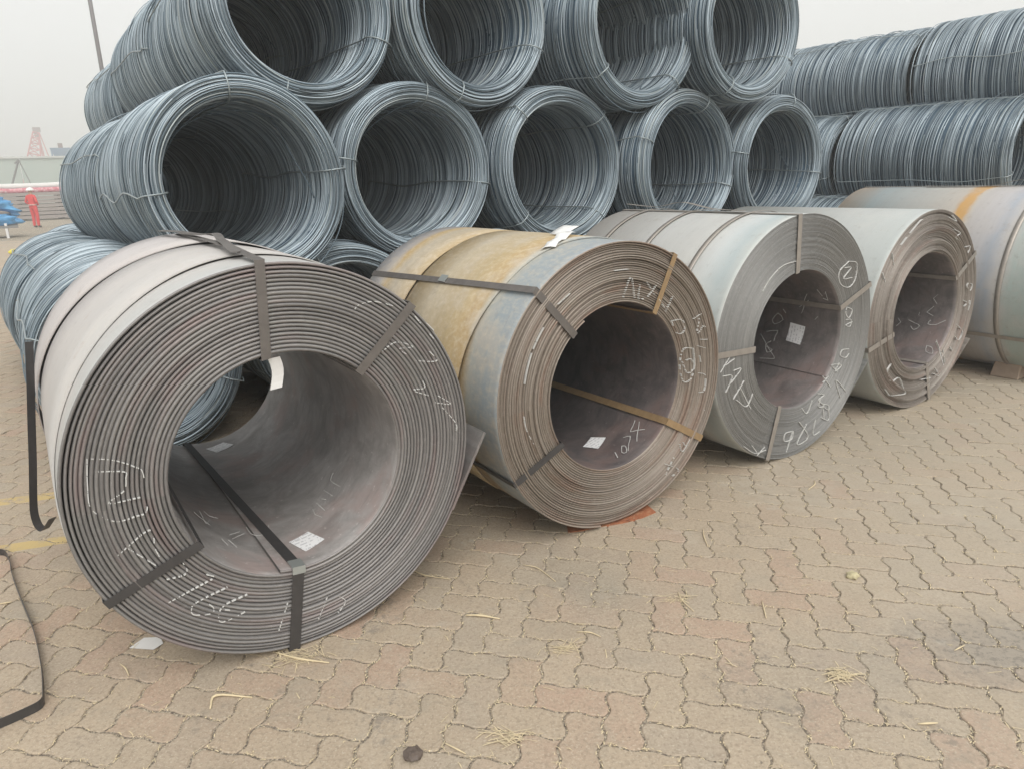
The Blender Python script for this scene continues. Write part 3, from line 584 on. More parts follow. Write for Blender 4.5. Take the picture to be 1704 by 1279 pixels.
# loose papers, rusty plate, chock round the coils
def onbarrel(key, a, y, lift=0.0):
    root, R, W = COILS[key]; p = rpos(R-.004+lift, a, y)
    X, Y = root.location.x, root.location.y; w = Vector((X, Y, 0))+UX*p.x+VY*p.y; return Vector((w.x, w.y, p.z+R))
def sheet(name, pts, mat, thick=.0012):
    """grid of world points with thickness"""
    n, m = len(pts), len(pts[0]); v = [p for r in pts for p in r]; f = []
    for i in range(n-1):
        for j in range(m-1): k = i*m+j; f.append((k, k+1, k+m+1, k+m))
    o = obj(name, v, f, mat, None, True); md = o.modifiers.new('thick', 'SOLIDIFY'); md.thickness = thick; return o
g = [[onbarrel(2, 107-17*i/6+4.2*j/3, .20+.105*i/6+.045*j/3, .004+.012*abs(math.sin(i*1.1+j*.8))+(.012 if i > 4 else 0)) for j in range(4)] for i in range(7)]
tag(sheet('paper_sheet', g, M['white']), 'crumpled white paper strip lying over the front edge of the rusty yellow barrel', 'paper')
g = [[onbarrel(2, 93-7*i/3, .34+.12*j/3, .010+.012*i) for j in range(4)] for i in range(4)]
tag(sheet('paper_sheet', g, M['white']), 'flat white paper on top of the rusty yellow barrel, behind the crumpled one', 'paper')
o = obj('paper_sheet', [(-1.43, 2.315, .0022), (-1.335, 2.30, .0022), (-1.315, 2.335, .003), (-1.345, 2.375, .003), (-1.405, 2.375, .0022)], [(0, 1, 2, 3, 4)], M['white']); md = o.modifiers.new('t', 'SOLIDIFY'); md.thickness = .001
tag(o, 'small white paper scrap on the paving under the nearest coil', 'paper')
def rustmat():
    t = NT('rusty_flake'); n = t.noise(t.coord(), 18, 5, .7); return t.out(t.ramp(n, [(.3, (.12, .06, .04)), (.5, (.36, .13, .06)), (.7, (.46, .25, .14))]), .9)
M['rust'] = rustmat()
v = [(.235, 3.085, .002), (.31, 3.10, .004), (.40, 3.13, .002), (.50, 3.16, .005), (.60, 3.20, .002), (.68, 3.26, .006), (.62, 3.45, .002), (.40, 3.40, .002), (.24, 3.28, .002)]
o = obj('rusty_plate', v, [tuple(range(9))], M['rust']); md = o.modifiers.new('t', 'SOLIDIFY'); md.thickness = .006; tag(o, 'ragged orange-rust plate squeezed under the rusty yellow coil', 'plate')
mb = MB(); cp = uv(6.45-.34, -2.42); mb.add([(-.07, -.10, 0), (.10, -.10, 0), (.10, .10, 0), (-.07, .10, 0), (-.01, -.09, .15), (.03, -.09, .16), (.04, .09, .16), (-.01, .09, .15)], [(0, 3, 2, 1), (4, 5, 6, 7), (0, 1, 5, 4), (1, 2, 6, 5), (2, 3, 7, 6), (3, 0, 4, 7)])
o = mb.build('wooden_chock', simple('raw_timber', (.34, .26, .20), .9, 0, .2, 20)); o.location = cp; o.rotation_euler = (0, 0, YAW); bv = o.modifiers.new('b', 'BEVEL'); bv.width = .008; tag(o, 'rough wooden chock wedged under the coil at the right edge', 'chock')
# strap on edge on the ground
sp = [(-2.65, 3.20), (-2.45, 3.10), (-2.385, 3.075), (-2.30, 2.98), (-2.212, 2.86), (-2.015, 2.624), (-1.862, 2.444), (-1.696, 2.221), (-1.600, 2.075), (-1.575, 2.025), (-1.60, 1.985), (-1.68, 1.91), (-1.80, 1.80), (-2.0, 1.66), (-2.3, 1.52)]
sp = [(x*.992, y*.992+.004) for x, y in sp]
pts = smoothpath([(x, y, .017) for x, y in sp], 5); mb = MB(); mb.ribbon(pts, [Vector((0, 0, 1))]*len(pts), .033, .0016)
tag(mb.build('steel_strap', M['strap']), 'loose dark steel strap standing on edge on the paving at the left edge', 'strap')

# ------------------------------------------------------------------ wire rod coils
RO = .60; RIW = .465; WL = 1.95
def wire_mesh(seed, r_wire=.0049, segs=72, dens=1.0, flare=.03, messy=1.0):
    rg = np.random.default_rng(seed); loops = []
    nO, nI = int(176*dens), int(150*dens)
    for y in np.linspace(.05, WL-.05, nO): loops.append((RO-.006+flare*min(1, y/1.2)-abs(rg.normal(0, .008)), y+rg.normal(0, .007), .45))
    for y in np.linspace(.05, WL-.05, nI): loops.append((RIW+.004+abs(rg.normal(0, .007)), y+rg.normal(0, .006), .35))
    for i in range(int(60*dens)):
        r = rg.uniform(RIW+.004, RO-.004); q = (r-(RIW+RO)/2)/((RO-RIW)/2); y = .075*(1-math.sqrt(max(0, 1-q*q)))+rg.uniform(0, .03); loops.append((r, y, 1.0))
    for i in range(int(30*dens)):
        r = rg.uniform(RIW, RO+flare); loops.append((r, WL-rg.uniform(0, .05), 1.0))
    for i in range(int(16*messy)):
        loops.append((rg.uniform(RO-.01, RO+.012), rg.uniform(.1, WL-.2), 6.0))
    for i in range(int(14*messy)):
        loops.append((rg.uniform(RIW+.0, RIW+.02), rg.uniform(.06, WL-.2), 5.0))
    for i in range(int(5*messy)): loops.append((rg.uniform(.50, .575), rg.uniform(.02, .05), 3.2))
    n = len(loops); th = np.linspace(0, 2*math.pi, segs, endpoint=False)[None, :]
    L = np.array(loops); r = L[:, 0:1]; y = L[:, 1:2]; ms = L[:, 2:3]
    ph = rg.uniform(0, 2*math.pi, (n, 4))
    # neighbours drift together: correlated phase along the coil
    a1 = rg.normal(0, .006, (n, 1))*ms; a2 = rg.normal(0, .0035, (n, 1))*np.sqrt(ms); a3 = rg.normal(0, .002, (n, 1))
    rr = r+a1*np.cos(th-ph[:, 0:1])*.7+a2*np.cos(2*th-ph[:, 1:2])+a3*np.cos(3*th-ph[:, 2:3])+.006*np.cos(2*th+.5+seed)+.004*np.cos(3*th+seed*2.0+y*3)
    rr = np.clip(rr, RIW-.012, RO+flare+.02)
    yy = y+rg.normal(0, .010, (n, 1))*ms*np.cos(th-ph[:, 3:4])+.006*np.cos(2*th+ph[:, 0:1])+.012*np.cos(th+seed*1.3)*(1)
    yy = np.clip(yy, -.01, WL+.02)
    cx = rr*np.cos(th); cz = rr*np.sin(th); C = np.stack([cx, yy, cz], -1)
    Rn = np.stack([np.cos(th)+0*cx, 0*cx, np.sin(th)+0*cx], -1); Yn = np.zeros_like(Rn); Yn[..., 1] = 1
    K = 4; ring = []
    for k in range(K):
        a = 2*math.pi*(k+.5)/K; ring.append(C+r_wire*(math.cos(a)*Rn+math.sin(a)*Yn))
    Vv = np.stack(ring, 2)             # n, segs, K, 3
    idx = np.arange(n*segs*K).reshape(n, segs, K); nx = np.roll(idx, -1, 1); kx = np.roll(idx, -1, 2); nkx = np.roll(nx, -1, 2)
    Q = np.stack([idx, kx, nkx, nx], -1).reshape(-1, 4); Vv = Vv.reshape(-1, 3); mi = np.zeros(len(Q), np.int32)
    tone = np.repeat(rg.uniform(0, 1, n), segs*K)
    # solid core for the packed inner layers, its colour darkened as shade between wires
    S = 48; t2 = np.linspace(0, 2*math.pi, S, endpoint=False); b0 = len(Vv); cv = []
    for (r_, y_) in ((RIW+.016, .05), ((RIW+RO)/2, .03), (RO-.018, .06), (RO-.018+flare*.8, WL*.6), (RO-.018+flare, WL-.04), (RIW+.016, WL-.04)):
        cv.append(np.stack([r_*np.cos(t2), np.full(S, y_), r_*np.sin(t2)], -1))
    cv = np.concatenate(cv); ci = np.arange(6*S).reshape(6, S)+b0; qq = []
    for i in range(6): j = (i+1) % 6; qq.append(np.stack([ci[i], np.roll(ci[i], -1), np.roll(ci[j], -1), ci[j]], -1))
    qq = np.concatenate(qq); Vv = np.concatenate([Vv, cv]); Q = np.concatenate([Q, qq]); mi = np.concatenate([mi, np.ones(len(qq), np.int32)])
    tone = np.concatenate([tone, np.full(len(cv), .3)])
    me = bpy.data.meshes.new('wire_loops'); me.vertices.add(len(Vv)); me.vertices.foreach_set('co', Vv.astype(np.float32).ravel())
    me.loops.add(Q.size); me.loops.foreach_set('vertex_index', Q.astype(np.int32).ravel()); me.polygons.add(len(Q)); me.polygons.foreach_set('loop_start', np.arange(0, Q.size, 4, dtype=np.int32))
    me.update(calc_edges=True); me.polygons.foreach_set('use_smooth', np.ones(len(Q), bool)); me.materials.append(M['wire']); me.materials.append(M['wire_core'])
    me.polygons.foreach_set('material_index', mi); at = me.attributes.new('rnd', 'FLOAT', 'POINT'); at.data.foreach_set('value', tone.astype(np.float32))
    return me
WM = [wire_mesh(s) for s in (1, 2, 3, 4)]
def tie_mesh(a_deg, seed):
    rg = random.Random(seed); d = lambda: rg.uniform(-4, 4); a0 = a_deg; ro = RO+.026+.0; ri = RIW-.014
    P = [rpos(RO+.012, a0+d()*.3, .03), rpos(RO+.012, a0+d()*.3, .10), rpos(RO+.03, a0+d(), .5), rpos(RO+.042, a0+d(), 1.0), rpos(RO+.042, a0+d(), 1.5), rpos(RO+.042, a0+d(), WL-.06), rpos(RO, a0, WL+.02), rpos((RO+RIW)/2, a0, WL+.03), rpos(RIW, a0, WL+.02), rpos(ri, a0+d(), WL-.1), rpos(ri, a0+d(), 1.2), rpos(ri, a0+d(), .7), rpos(ri, a0+d()*.5, .25), rpos(ri, a0, .07), rpos(RIW+.02, a0, .005), rpos((RIW+RO)/2, a0, -.014), rpos(RO-.015, a0, .0)]
    mb = MB(); pts = smoothpath(P+[P[0]], 3)[:-1]; mb.tube(pts, .0055, 5, closed=True)
    o = mb.build('tie_wire', M['tie'], None, True); me = o.data; bpy.data.objects.remove(o); return me
TM = [[tie_mesh(a+12*k, a+k) for a in (8, 98, 188, 278)] for k in range(4)]
def loose_mesh(seed):
    rg = random.Random(seed*7+1); a0 = rg.uniform(0, 360); sp_ = rg.uniform(70, 130); n = 26; y0 = rg.uniform(.02, .3); y1 = y0+rg.uniform(.05, .5); sag = rg.uniform(.03, .08)
    pts = [rpos(RIW+.004-sag*math.sin(math.pi*i/n)*(1 if i < n else 1), a0+sp_*i/n, y0+(y1-y0)*i/n) for i in range(n+1)]
    mb = MB(); mb.tube(pts, .0048, 5); o = mb.build('loose_wire', M['wire'], None, True); me = o.data; bpy.data.objects.remove(o); return me
LM = [[loose_mesh(10*k+j) for j in range(3)] for k in range(4)]
def wire_coil(u, n, z, var, roll, label, dyaw=0.0, flip=False, scale=1.0, group='wire rod coils stacked in pyramid rows', ties=True):
    p = uv(u, n, z-RO*scale); root = empty('wire_rod_coil', p, YAW+R_(dyaw)); tag(root, label, 'wire coil', group)
    w = bpy.data.objects.new('wire_loops', WM[var]); col.objects.link(w); w.parent = root; w.location = (0, 0, RO*scale); w.rotation_euler = (0, R_(roll), 0); w.scale = (scale,)*3; w['kind'] = 'stuff'
    if flip: w.rotation_euler = (0, R_(roll), math.pi); w.location = Vector((0, WL*scale, RO*scale))
    for me in (TM[var] if ties else []):
        t = bpy.data.objects.new('tie_wire', me); col.objects.link(t); t.parent = root; t.location = w.location; t.rotation_euler = w.rotation_euler; t.scale = w.scale
    for me in (LM[var] if ties else []):
        t = bpy.data.objects.new('loose_wire', me); col.objects.link(t); t.parent = root; t.location = w.location; t.rotation_euler = w.rotation_euler; t.scale = w.scale
    return root
wc = wire_coil
# bottom row
wc(.50, -4.85, .60, 0, 30, 'bottom coil at the left end of the pile, seen through the nearest steel coil')
wc(.42, -6.95, .60, 1, 70, 'bottom coil behind the leftmost bottom coil, beyond the pile corner', dyaw=2)
wc(1.82, -4.75, .60, 2, 10, 'bottom coil showing its top between the nearest and the rust-yellow steel coils')
wc(3.05, -4.75, .60, 3, 120, 'bottom coil hidden mostly by the rust-yellow steel coil')
wc(4.25, -4.70, .60, 0, 200, 'bottom coil hidden mostly by the coil with thin wraps')
wc(5.42, -4.60, .60, 1, 260, 'bottom coil below the gap between the two right middle coils')
wc(6.62, -4.9, .60, 2, 300, 'bottom coil beyond the right middle coil, top just showing')
# middle row: eyes faces the camera
wc(1.20, -4.60, 1.63, 0, 2, 'middle row, leftmost coil with the largest open eye', dyaw=0)
wc(2.45, -4.85, 1.66, 1, 30, 'middle row, second coil from the left, above the rust-yellow steel coil', dyaw=.5)
wc(3.65, -4.74, 1.66, 2, -12, 'middle row, third coil from the left', dyaw=0)
wc(4.85, -4.54, 1.65, 3, -25, 'middle row, fourth coil with its loose crossing wires', dyaw=2)
wc(5.98, -4.46, 1.63, 1, -60, 'middle row, last coil on the right', dyaw=0)
# top row
wc(1.76, -4.90, 2.69, 2, 52, 'upper row, leftmost coil reaching out of the frame', dyaw=0)
wc(2.98, -4.80, 2.70, 3, 64, 'upper row, second coil from the left', dyaw=2)
wc(4.32, -4.55, 2.70, 0, 58, 'upper row, third coil with paler wires', dyaw=0)
wc(5.36, -4.36, 2.74, 1, 48, 'upper row, last coil on the right', dyaw=0)
# second layer behind
wc(1.14, -6.60, 1.60, 3, 160, 'middle row coil behind the leftmost one, at the left outline of the pile', dyaw=3)
wc(1.70, -6.88, 2.69, 1, 110, 'upper row coil right behind the leftmost one, at the sloping left outline', dyaw=0)
wc(1.66, -8.86, 2.50, 0, 40, 'coil bulging at the upper left outline of the pile, behind the other two', dyaw=3)
wc(1.27, -8.72, 1.62, 2, 20, 'middle row coil deepest in the leftmost tunnel', dyaw=0, ties=False)
wc(.62, -9.05, .60, 0, 75, 'bottom coil deepest at the left end of the pile', ties=False)
c_ = wc(1.05, -11.7, 1.62, 3, 75, 'added coil lying crosswise to close the far end of the leftmost tunnel', dyaw=-90, ties=False)  # added, unseen: blocks the daylight at the open tunnel end
c_ = wc(1.05, -11.7, .60, 1, 75, 'added bottom coil lying crosswise under the coil that closes the tunnel', dyaw=-90, ties=False)  # added to carry the blocking coil above it
wc(2.52, -8.6, 3.55, 2, 10, 'highest coil at the back left, cut by the top of the frame', dyaw=2)
for i, (u, n, z, vr) in enumerate(((2.45, -6.9, 1.66, 2), (3.65, -6.85, 1.66, 3), (4.85, -6.6, 1.66, 0), (5.98, -6.6, 1.66, 2), (3.05, -6.85, 2.70, 1), (4.32, -6.7, 2.70, 2), (5.36, -6.5, 2.74, 3))):
    wc(u, n, z, vr, 45*i, ['coil seen through the eye of the second middle coil', 'coil seen through the eye of the third middle coil', 'coil seen through the eye of the fourth middle coil', 'coil seen through the eye of the last middle coil', 'coil behind the second upper coil', 'coil behind the third upper coil', 'coil behind the last upper coil', 'coil behind the leftmost upper coil'][i], ties=False)
# pile across the aisle on the right
g2 = 'wire rod coils of the second pile on the right'
wc(9.75, -3.15, 2.57, 0, 20, 'second pile, upper row, front coil cut by the right edge', group=g2)
wc(9.75, -5.22, 2.58, 1, 75, 'second pile, upper row, coil ending at the dark gap', group=g2, dyaw=-1)
wc(9.75, -7.35, 2.60, 2, 140, 'second pile, upper row, far coil behind the first pile', group=g2)
wc(9.30, -3.75, 1.66, 3, 200, 'second pile, middle row, front coil right of the gap', group=g2)
wc(9.25, -5.85, 1.62, 0, 260, 'second pile, middle row, shorter-looking coil left of the gap', group=g2, dyaw=1)
wc(9.25, -7.95, 1.62, 1, 310, 'second pile, middle row, far coil behind the last middle coil', group=g2)
wc(8.75, -4.0, .60, 2, 15, 'second pile, bottom row, front coil behind the frame-edge steel coil', group=g2)
wc(8.70, -6.1, .60, 3, 95, 'second pile, bottom row, coil showing above the banded steel coil', group=g2)
wc(9.95, -4.0, .60, 0, 215, 'second pile, bottom row, inner front coil', group=g2, ties=False)
# coils sit so that their rears reach back 1.95 m from the front position
# ------------------------------------------------------------------ background
# light pole
pb = Vector((-15.27, 30.38, 0)).xy; mb = MB(); mb.tube([(pb.x, pb.y, 0), (pb.x, pb.y, 8), (pb.x, pb.y, 16)], [.085, .075, .06], 10)
pole = empty('light_pole', (pb.x, pb.y, 0)); tag(pole, 'tall thin grey light pole rising behind the wire coils at upper left', 'light pole')
po = mb.build('pole', simple('galvanised', (.22, .21, .22), .6, .3), pole, True); po.location = (-pb.x, -pb.y, 0)
mb = MB(); mb.tube([(0, 0, 0), (0, 0, .03)], .28, 8); mb.build('base_plate', M['tie'], pole)
mb = MB(); mb.box((0, 0, 16.1), (1.6, .35, .18)); mb.build('lamp_head', M['tie'], pole)
# yellow cap far on the ground
bm = bmesh.new(); bmesh.ops.create_icosphere(bm, subdivisions=2, radius=.13)
for v in bm.verts: v.co.z *= .55; v.co.x *= 1.2; v.co += Vector((random.uniform(-.012, .012),)*3)
me = bpy.data.meshes.new('yellow_bag'); bm.to_mesh(me); bm.free(); me.materials.append(simple('yellow_plastic', (.72, .62, .06), .5)); o = bpy.data.objects.new('yellow_bag', me); col.objects.link(o); o.location = (-13.9, 21.0, .06)
tag(o, 'small yellow plastic bag on the paving beside the left wire coils', 'bag')
# slab stack: long flat bundles lying across
lnA, lnB = Vector((-32.5, 48.0, 0)), Vector((-17.0, 52.5, 0)); ld = (lnB-lnA).normalized(); la = math.atan2(ld.y, ld.x); lc = (lnA+lnB)/2
LL = (lnB-lnA).length+8
slabm = simple('weathered_steel_slab', (.30, .265, .25), .8, .1, .15, 3); skid = simple('timber_skid', (.06, .05, .045), .9)
for i in range(7):
    h = .185; z = .20+i*(h+.05); mb = MB(); mb.box((0, 0, z), (LL+random.uniform(-.5, .5), 2.2, h), 0)
    r = empty('steel_slab', (lc.x, lc.y, 0), la); mb.build('slab', slabm, r); s = MB()
    for q in range(-5, 6): s.box((q*2.1, 0, z-h/2-.024), (.18, 2.1, .048), 0)
    s.build('spacer_skids', skid, r)
    tag(r, ['lowest', 'second lowest', 'third lowest', 'middle', 'third highest', 'second highest', 'topmost'][i]+' long flat steel slab in the stack behind the worker', 'steel slab', 'steel slabs stacked behind the worker')
tz = .20+6*.235+.093
# white and pink covered rolls on top
_pk = NT('pink_plastic'); _n = _pk.noise(_pk.coord(), 5, 5, .8); pink = _pk.out(_pk.ramp(_n, [(.38, (.38, .09, .12)), (.5, (.58, .17, .22)), (.62, (.66, .50, .50))]), .7); offw = simple('white_tarp', (.66, .66, .64), .6, 0, .1, 3)
def roll(name, x0, x1, y, z, r, mat, label, cat='bundle', bumpy=.0, seed=0):
    rg = random.Random(seed); pts = []; n = 16
    for i in range(n+1): pts.append((x0+(x1-x0)*i/n, y+rg.uniform(-bumpy, bumpy), z+rg.uniform(-bumpy, bumpy)*.5))
    mb = MB(); mb.tube(pts, [r*(1+rg.uniform(-bumpy, bumpy)*1.2)*(.55 if i in (0, n) else 1) for i in range(n+1)], 10)
    o = mb.build(name, mat, None, True); o.location = (lc.x, lc.y, 0); o.rotation_euler = (0, 0, la); tag(o, label, cat); return o
roll('tarp_bundle', -14, -.9, -.35, tz+.15, .16, pink, 'long pink plastic wrapped bundle along the front of the slab stack top', bumpy=.05, seed=1)
roll('tarp_bundle', -14, -.9, .15, tz+.40, .20, offw, 'long white covered roll on the pink bundle on the slab stack', bumpy=.03, seed=2)
roll('tarp_bundle', -14, -8.6, .1, tz+.66, .18, offw, 'short white hump on top of the long white roll at the far left', bumpy=.05, seed=3)
roll('tarp_bundle', -.6, 3.2, -.2, tz+.18, .19, pink, 'crumpled pink plastic heap at the right end of the slab stack top', bumpy=.12, seed=4)
roll('tarp_bundle', 1.0, 4.5, .3, tz+.42, .26, pink, 'rounded pink plastic hump behind the crumpled pink heap', bumpy=.10, seed=5)
roll('tarp_bundle', -1.0, -.1, -.6, tz+.12, .14, offw, 'small white sack on the slab stack between the pink bundles', bumpy=.05, seed=6)
# trailer with blue tarps
TA = R_(33); TX, TY = -19.25, 28.9
tr = empty('flatbed_trailer', (TX, TY, 0), TA); tag(tr, 'low flatbed trailer at the left edge carrying the blue tarps', 'trailer')
mb = MB(); mb.box((-2.1, .85, .42), (5.0, 1.8, .09)); mb.build('deck', simple('trailer_deck', (.20, .20, .20), .7), tr)
for sy in (0, 1.7):
    mb = MB(); mb.box((0, sy, .28), (.085, .085, .56)); mb.build('leg', simple('white_paint', (.7, .7, .7), .5) if sy == 0 else bpy.data.materials['white_paint'], tr)
for sx in (-.85, -2.4):
    for sy in (.05, 1.6):
        w = MB(); w.tube([(sx, sy-.1, .32), (sx, sy+.1, .32)], .32, 20); w.build('wheel', M['rubber'], tr)
mb = MB(); mb.box((-1.6, .9, 1.10), (3.2, .9, .07)); mb.box((-.2, 1.3, .78), (.09, .09, .66)); mb.box((-3.0, 1.3, .78), (.09, .09, .66)); mb.build('rack', bpy.data.materials['trailer_deck'], tr)
bt = NT('blue_tarp'); n = bt.noise(bt.coord(), 2.5, 5, .6); bt.bump(bt.noise(bt.coord(), 3.5, 3), .5, .1); bt.out(bt.mix(n, (.03, .20, .48), (.12, .42, .72)), .4)
def tarp(c, d, seed, label, rz, drape=0.0):
    bm = bmesh.new(); bmesh.ops.create_icosphere(bm, subdivisions=4, radius=1); rg = random.Random(seed); ph = [rg.uniform(0, 6) for _ in range(6)]
    for v in bm.verts:
        p = v.co.copy(); s = lambda a: math.copysign(abs(a)**.55, a)
        w = 1+.10*math.sin(7*p.x+ph[0]+3*p.z)+.09*math.sin(11*p.y+ph[1]+4*p.x)+.06*math.sin(17*p.x+ph[2]-9*p.z)
        v.co = Vector((s(p.x)*d[0]*w, s(p.y)*d[1]*w, s(p.z)*d[2]*(w+.05*math.sin(23*p.x+ph[3]))-drape*max(0, p.x)**3))
    me = bpy.data.meshes.new('tarp_cover'); bm.to_mesh(me); bm.free(); me.materials.append(bt.m); me.polygons.foreach_set('use_smooth', [True]*len(me.polygons))
    o = bpy.data.objects.new('tarp_cover', me); col.objects.link(o); o.location = c; o.rotation_euler = (0, 0, R_(rz)); tag(o, label, 'tarpaulin', 'blue tarpaulins on the trailer'); return o
_t = lambda x, y, z: (TX+x*math.cos(TA)-y*math.sin(TA), TY+x*math.sin(TA)+y*math.cos(TA), z)
tarp(_t(-1.85, .7, .66), (2.05, .75, .25), 3, 'lower crumpled blue tarpaulin lying on the trailer deck', 33)
tarp(_t(-1.5, .8, 1.38), (2.0, .65, .26), 5, 'upper blue tarpaulin bundled on the rack with an end hanging to the right', 33, .5)
# far wall
fa = Vector((-78.41, 90.84, 0)).xy; fb = Vector((-37.10, 112.02, 0)).xy; wd_ = (fb-fa); L = wd_.length; wa = math.atan2(wd_.y, wd_.x)
wt = NT('pale_green_cladding'); wx, wy, wz = wt.sep(wt.coord()); sn_ = wt.noise(wt.comb(wx, wt.math('MULTIPLY', wz, .2), 0.0), .35, 3)
wt.out(wt.mix(sn_, (.30, .38, .34), (.40, .46, .42)), .8)
wall = empty('storage_shed', (fa.x, fa.y, 0), wa); tag(wall, 'long low pale green shed wall across the far background', 'shed')
for i in range(int(L/6)+1):
    mb = MB(); mb.box((i*6+2.98, 0, 3.05), (5.9, .3, 6.1)); mb.build('wall_panel', wt.m, wall)
mb = MB(); mb.box((L/2, .6, 6.2), (L, 2.0, .22)); mb.build('roof_edge', simple('pale_roof', (.5, .52, .5), .7), wall)
# red portal crane
red = simple('faded_red_paint', (.55, .04, .05), .7, 0, .15, 1); dk = simple('crane_dark', (.13, .05, .05), .7); yl = simple('faded_yellow', (.55, .45, .20), .7)
def lattice(mb, a, b, wa_, wb_, n, r):
    a, b = Vector(a), Vector(b); t = (b-a).normalized(); s = t.cross(Vector((0, 1, 0))).normalized(); q = t.cross(s)
    C = lambda f, w: [a.lerp(b, f)+s*sx*w/2+q*sy*w/2 for sx, sy in ((-1, -1), (1, -1), (1, 1), (-1, 1))]
    prev = C(0, wa_)
    for i in range(1, n+1):
        cur = C(i/n, wa_+(wb_-wa_)*i/n)
        for k in range(4):
            mb.bar(prev[k], cur[k], r); mb.bar(cur[k], cur[(k+1) % 4], r*.7); mb.bar(prev[k], cur[(k+1) % 4], r*.7)
        prev = cur
DC = 225.0; cb = Vector((-118.83, 191.06, 0)); cr = empty('harbour_crane', (cb.x, cb.y, 0), math.atan2(-cb.x, cb.y)); cr.scale = (.95,)*3; tag(cr, 'red lattice harbour crane standing hazy beyond the shed', 'crane')
sc = DC/F_PX
mb = MB(); lattice(mb, (-.5, 0, 0), (1.6, 0, 9), 4.2, 3.4, 4, .22); mb.build('portal_tower', red, cr)
mb = MB(); lattice(mb, (1.6, 0, 9.0), (3.6, 0, 17.2), 3.4, 1.4, 6, .16); mb.build('upper_tower', red, cr)
mb = MB(); mb.box((3.8, 0, 17.9), (1.8, 1.4, 1.1)); mb.box((3.6, 0, 16.8), (.9, 1, 1.4)); mb.build('sheave_head', dk, cr)
mb = MB(); mb.tube([(4.3, 0, 17.2), (5.2, 0, 12), (6.4, 0, 7.6)], .12, 4); mb.tube([(3.9, 0, 16.5), (4.3, 0, 9.5)], .3, 4); mb.build('back_stay', red, cr)
mb = MB(); mb.box((1.9, 0, 9.3), (7.2, 3, .35)); mb.build('platform', dk, cr)
mb = MB(); mb.box((5.9, 0, 7.0), (4.6, 3, 4.0)); mb.build('machinery_house', yl, cr)
mb = MB(); mb.box((2.2, -1.8, 7.2), (1.6, 1.2, 1.2)); mb.build('cabin', dk, cr)
# blue hopper
hb_ = Vector((-74.71, 130.07, 0)); r = empty('blue_hopper', (hb_.x, hb_.y, 0), math.atan2(-hb_.x, hb_.y)); tag(r, 'hazy blue hopper rising just left of the wire coils', 'hopper')
blue = simple('blue_paint', (.08, .20, .36), .6)
mb = MB(); b_ = 8.9; mb.add([(-1.5, -1.5, b_), (1.5, -1.5, b_), (1.5, 1.5, b_), (-1.5, 1.5, b_), (-.5, -.5, b_-2.6), (.5, -.5, b_-2.6), (.5, .5, b_-2.6), (-.5, .5, b_-2.6)], [(0, 1, 2, 3), (4, 7, 6, 5), (0, 4, 5, 1), (1, 5, 6, 2), (2, 6, 7, 3), (3, 7, 4, 0)]); mb.build('bin', blue, r)
mb = MB()
for sx in (-1.3, 1.3):
    for sy in (-1.3, 1.3): mb.bar((sx, sy, 0), (sx, sy, b_-.1), .12)
mb.build('support_frame', blue, r); mb = MB(); mb.box((.1, 0, b_+.4), (.7, .7, .8)); mb.build('motor_cap', dk, r)
# small loading crane in front of the shed
s0 = Vector((-54.49, 83.85, 0)); r = empty('mobile_crane', (s0.x, s0.y, 0), math.atan2(-s0.x, s0.y)); tag(r, 'small dark mobile crane with a thin angled boom before the shed', 'crane')
gd = simple('crane_grey', (.12, .12, .12), .7)
mb = MB(); mb.box((0, 0, .8), (3.2, 1.8, .5)); mb.build('chassis', gd, r)
mb = MB(); mb.box((-.3, 0, 1.7), (1.3, 1.4, 1.3)); mb.build('cab', gd, r)
mb = MB(); mb.bar((0, 0, 2.0), (1.35, 0, 5.3), .11); mb.bar((1.35, 0, 5.3), (.9, 0, 4.9), .09); mb.build('boom', gd, r)
mb = MB(); mb.bar((1.35, 0, 5.3), (2.4, 0, 1.4), .05); mb.build('stay', gd, r)
for sx in (-1.1, 1.1):
    for sy in (-.8, .8):
        w = MB(); w.tube([(sx, sy-.15, .45), (sx, sy+.15, .45)], .45, 12); w.build('wheel', M['rubber'], r)

# ------------------------------------------------------------------ worker
pr = empty('person', (-23.05, 36.9, 0), math.atan2(-23.25, 36.9)+R_(200)); tag(pr, 'worker in red coveralls and white helmet standing by the slab stack, hands at the waist', 'person'); pr.scale = (1.06,)*3
def skin(name, verts, edges, radii, parent, mats, matfn=None, sub=2, rootv=0):
    me = bpy.data.meshes.new(name); me.from_pydata(verts, edges, []); me.update(); o = bpy.data.objects.new(name, me); col.objects.link(o)
    md = o.modifiers.new('skin', 'SKIN'); md.use_smooth_shade = True
    for i, r in enumerate(radii): me.skin_vertices[0].data[i].radius = (r, r) if not isinstance(r, tuple) else r; me.skin_vertices[0].data[i].use_root = (i == rootv)
    o.modifiers.new('sub', 'SUBSURF').levels = sub; o.modifiers['sub'].render_levels = sub
    dg = bpy.context.evaluated_depsgraph_get(); dg.update(); ev = o.evaluated_get(dg); nm = bpy.data.meshes.new_from_object(ev); bpy.data.objects.remove(o)
    nm.name = name; o = bpy.data.objects.new(name, nm); col.objects.link(o); o.parent = parent; nm.materials.clear()
    for m in mats: nm.materials.append(m)
    if matfn:
        for p in nm.polygons: p.material_index = matfn(p.center)
    nm.polygons.foreach_set('use_smooth', [True]*len(nm.polygons)); return o
cov = simple('red_coverall', (.62, .045, .05), .8, 0, .2, 5); sk = simple('skin', (.42, .27, .20), .6); bt_ = simple('work_boot', (.05, .045, .04), .7)
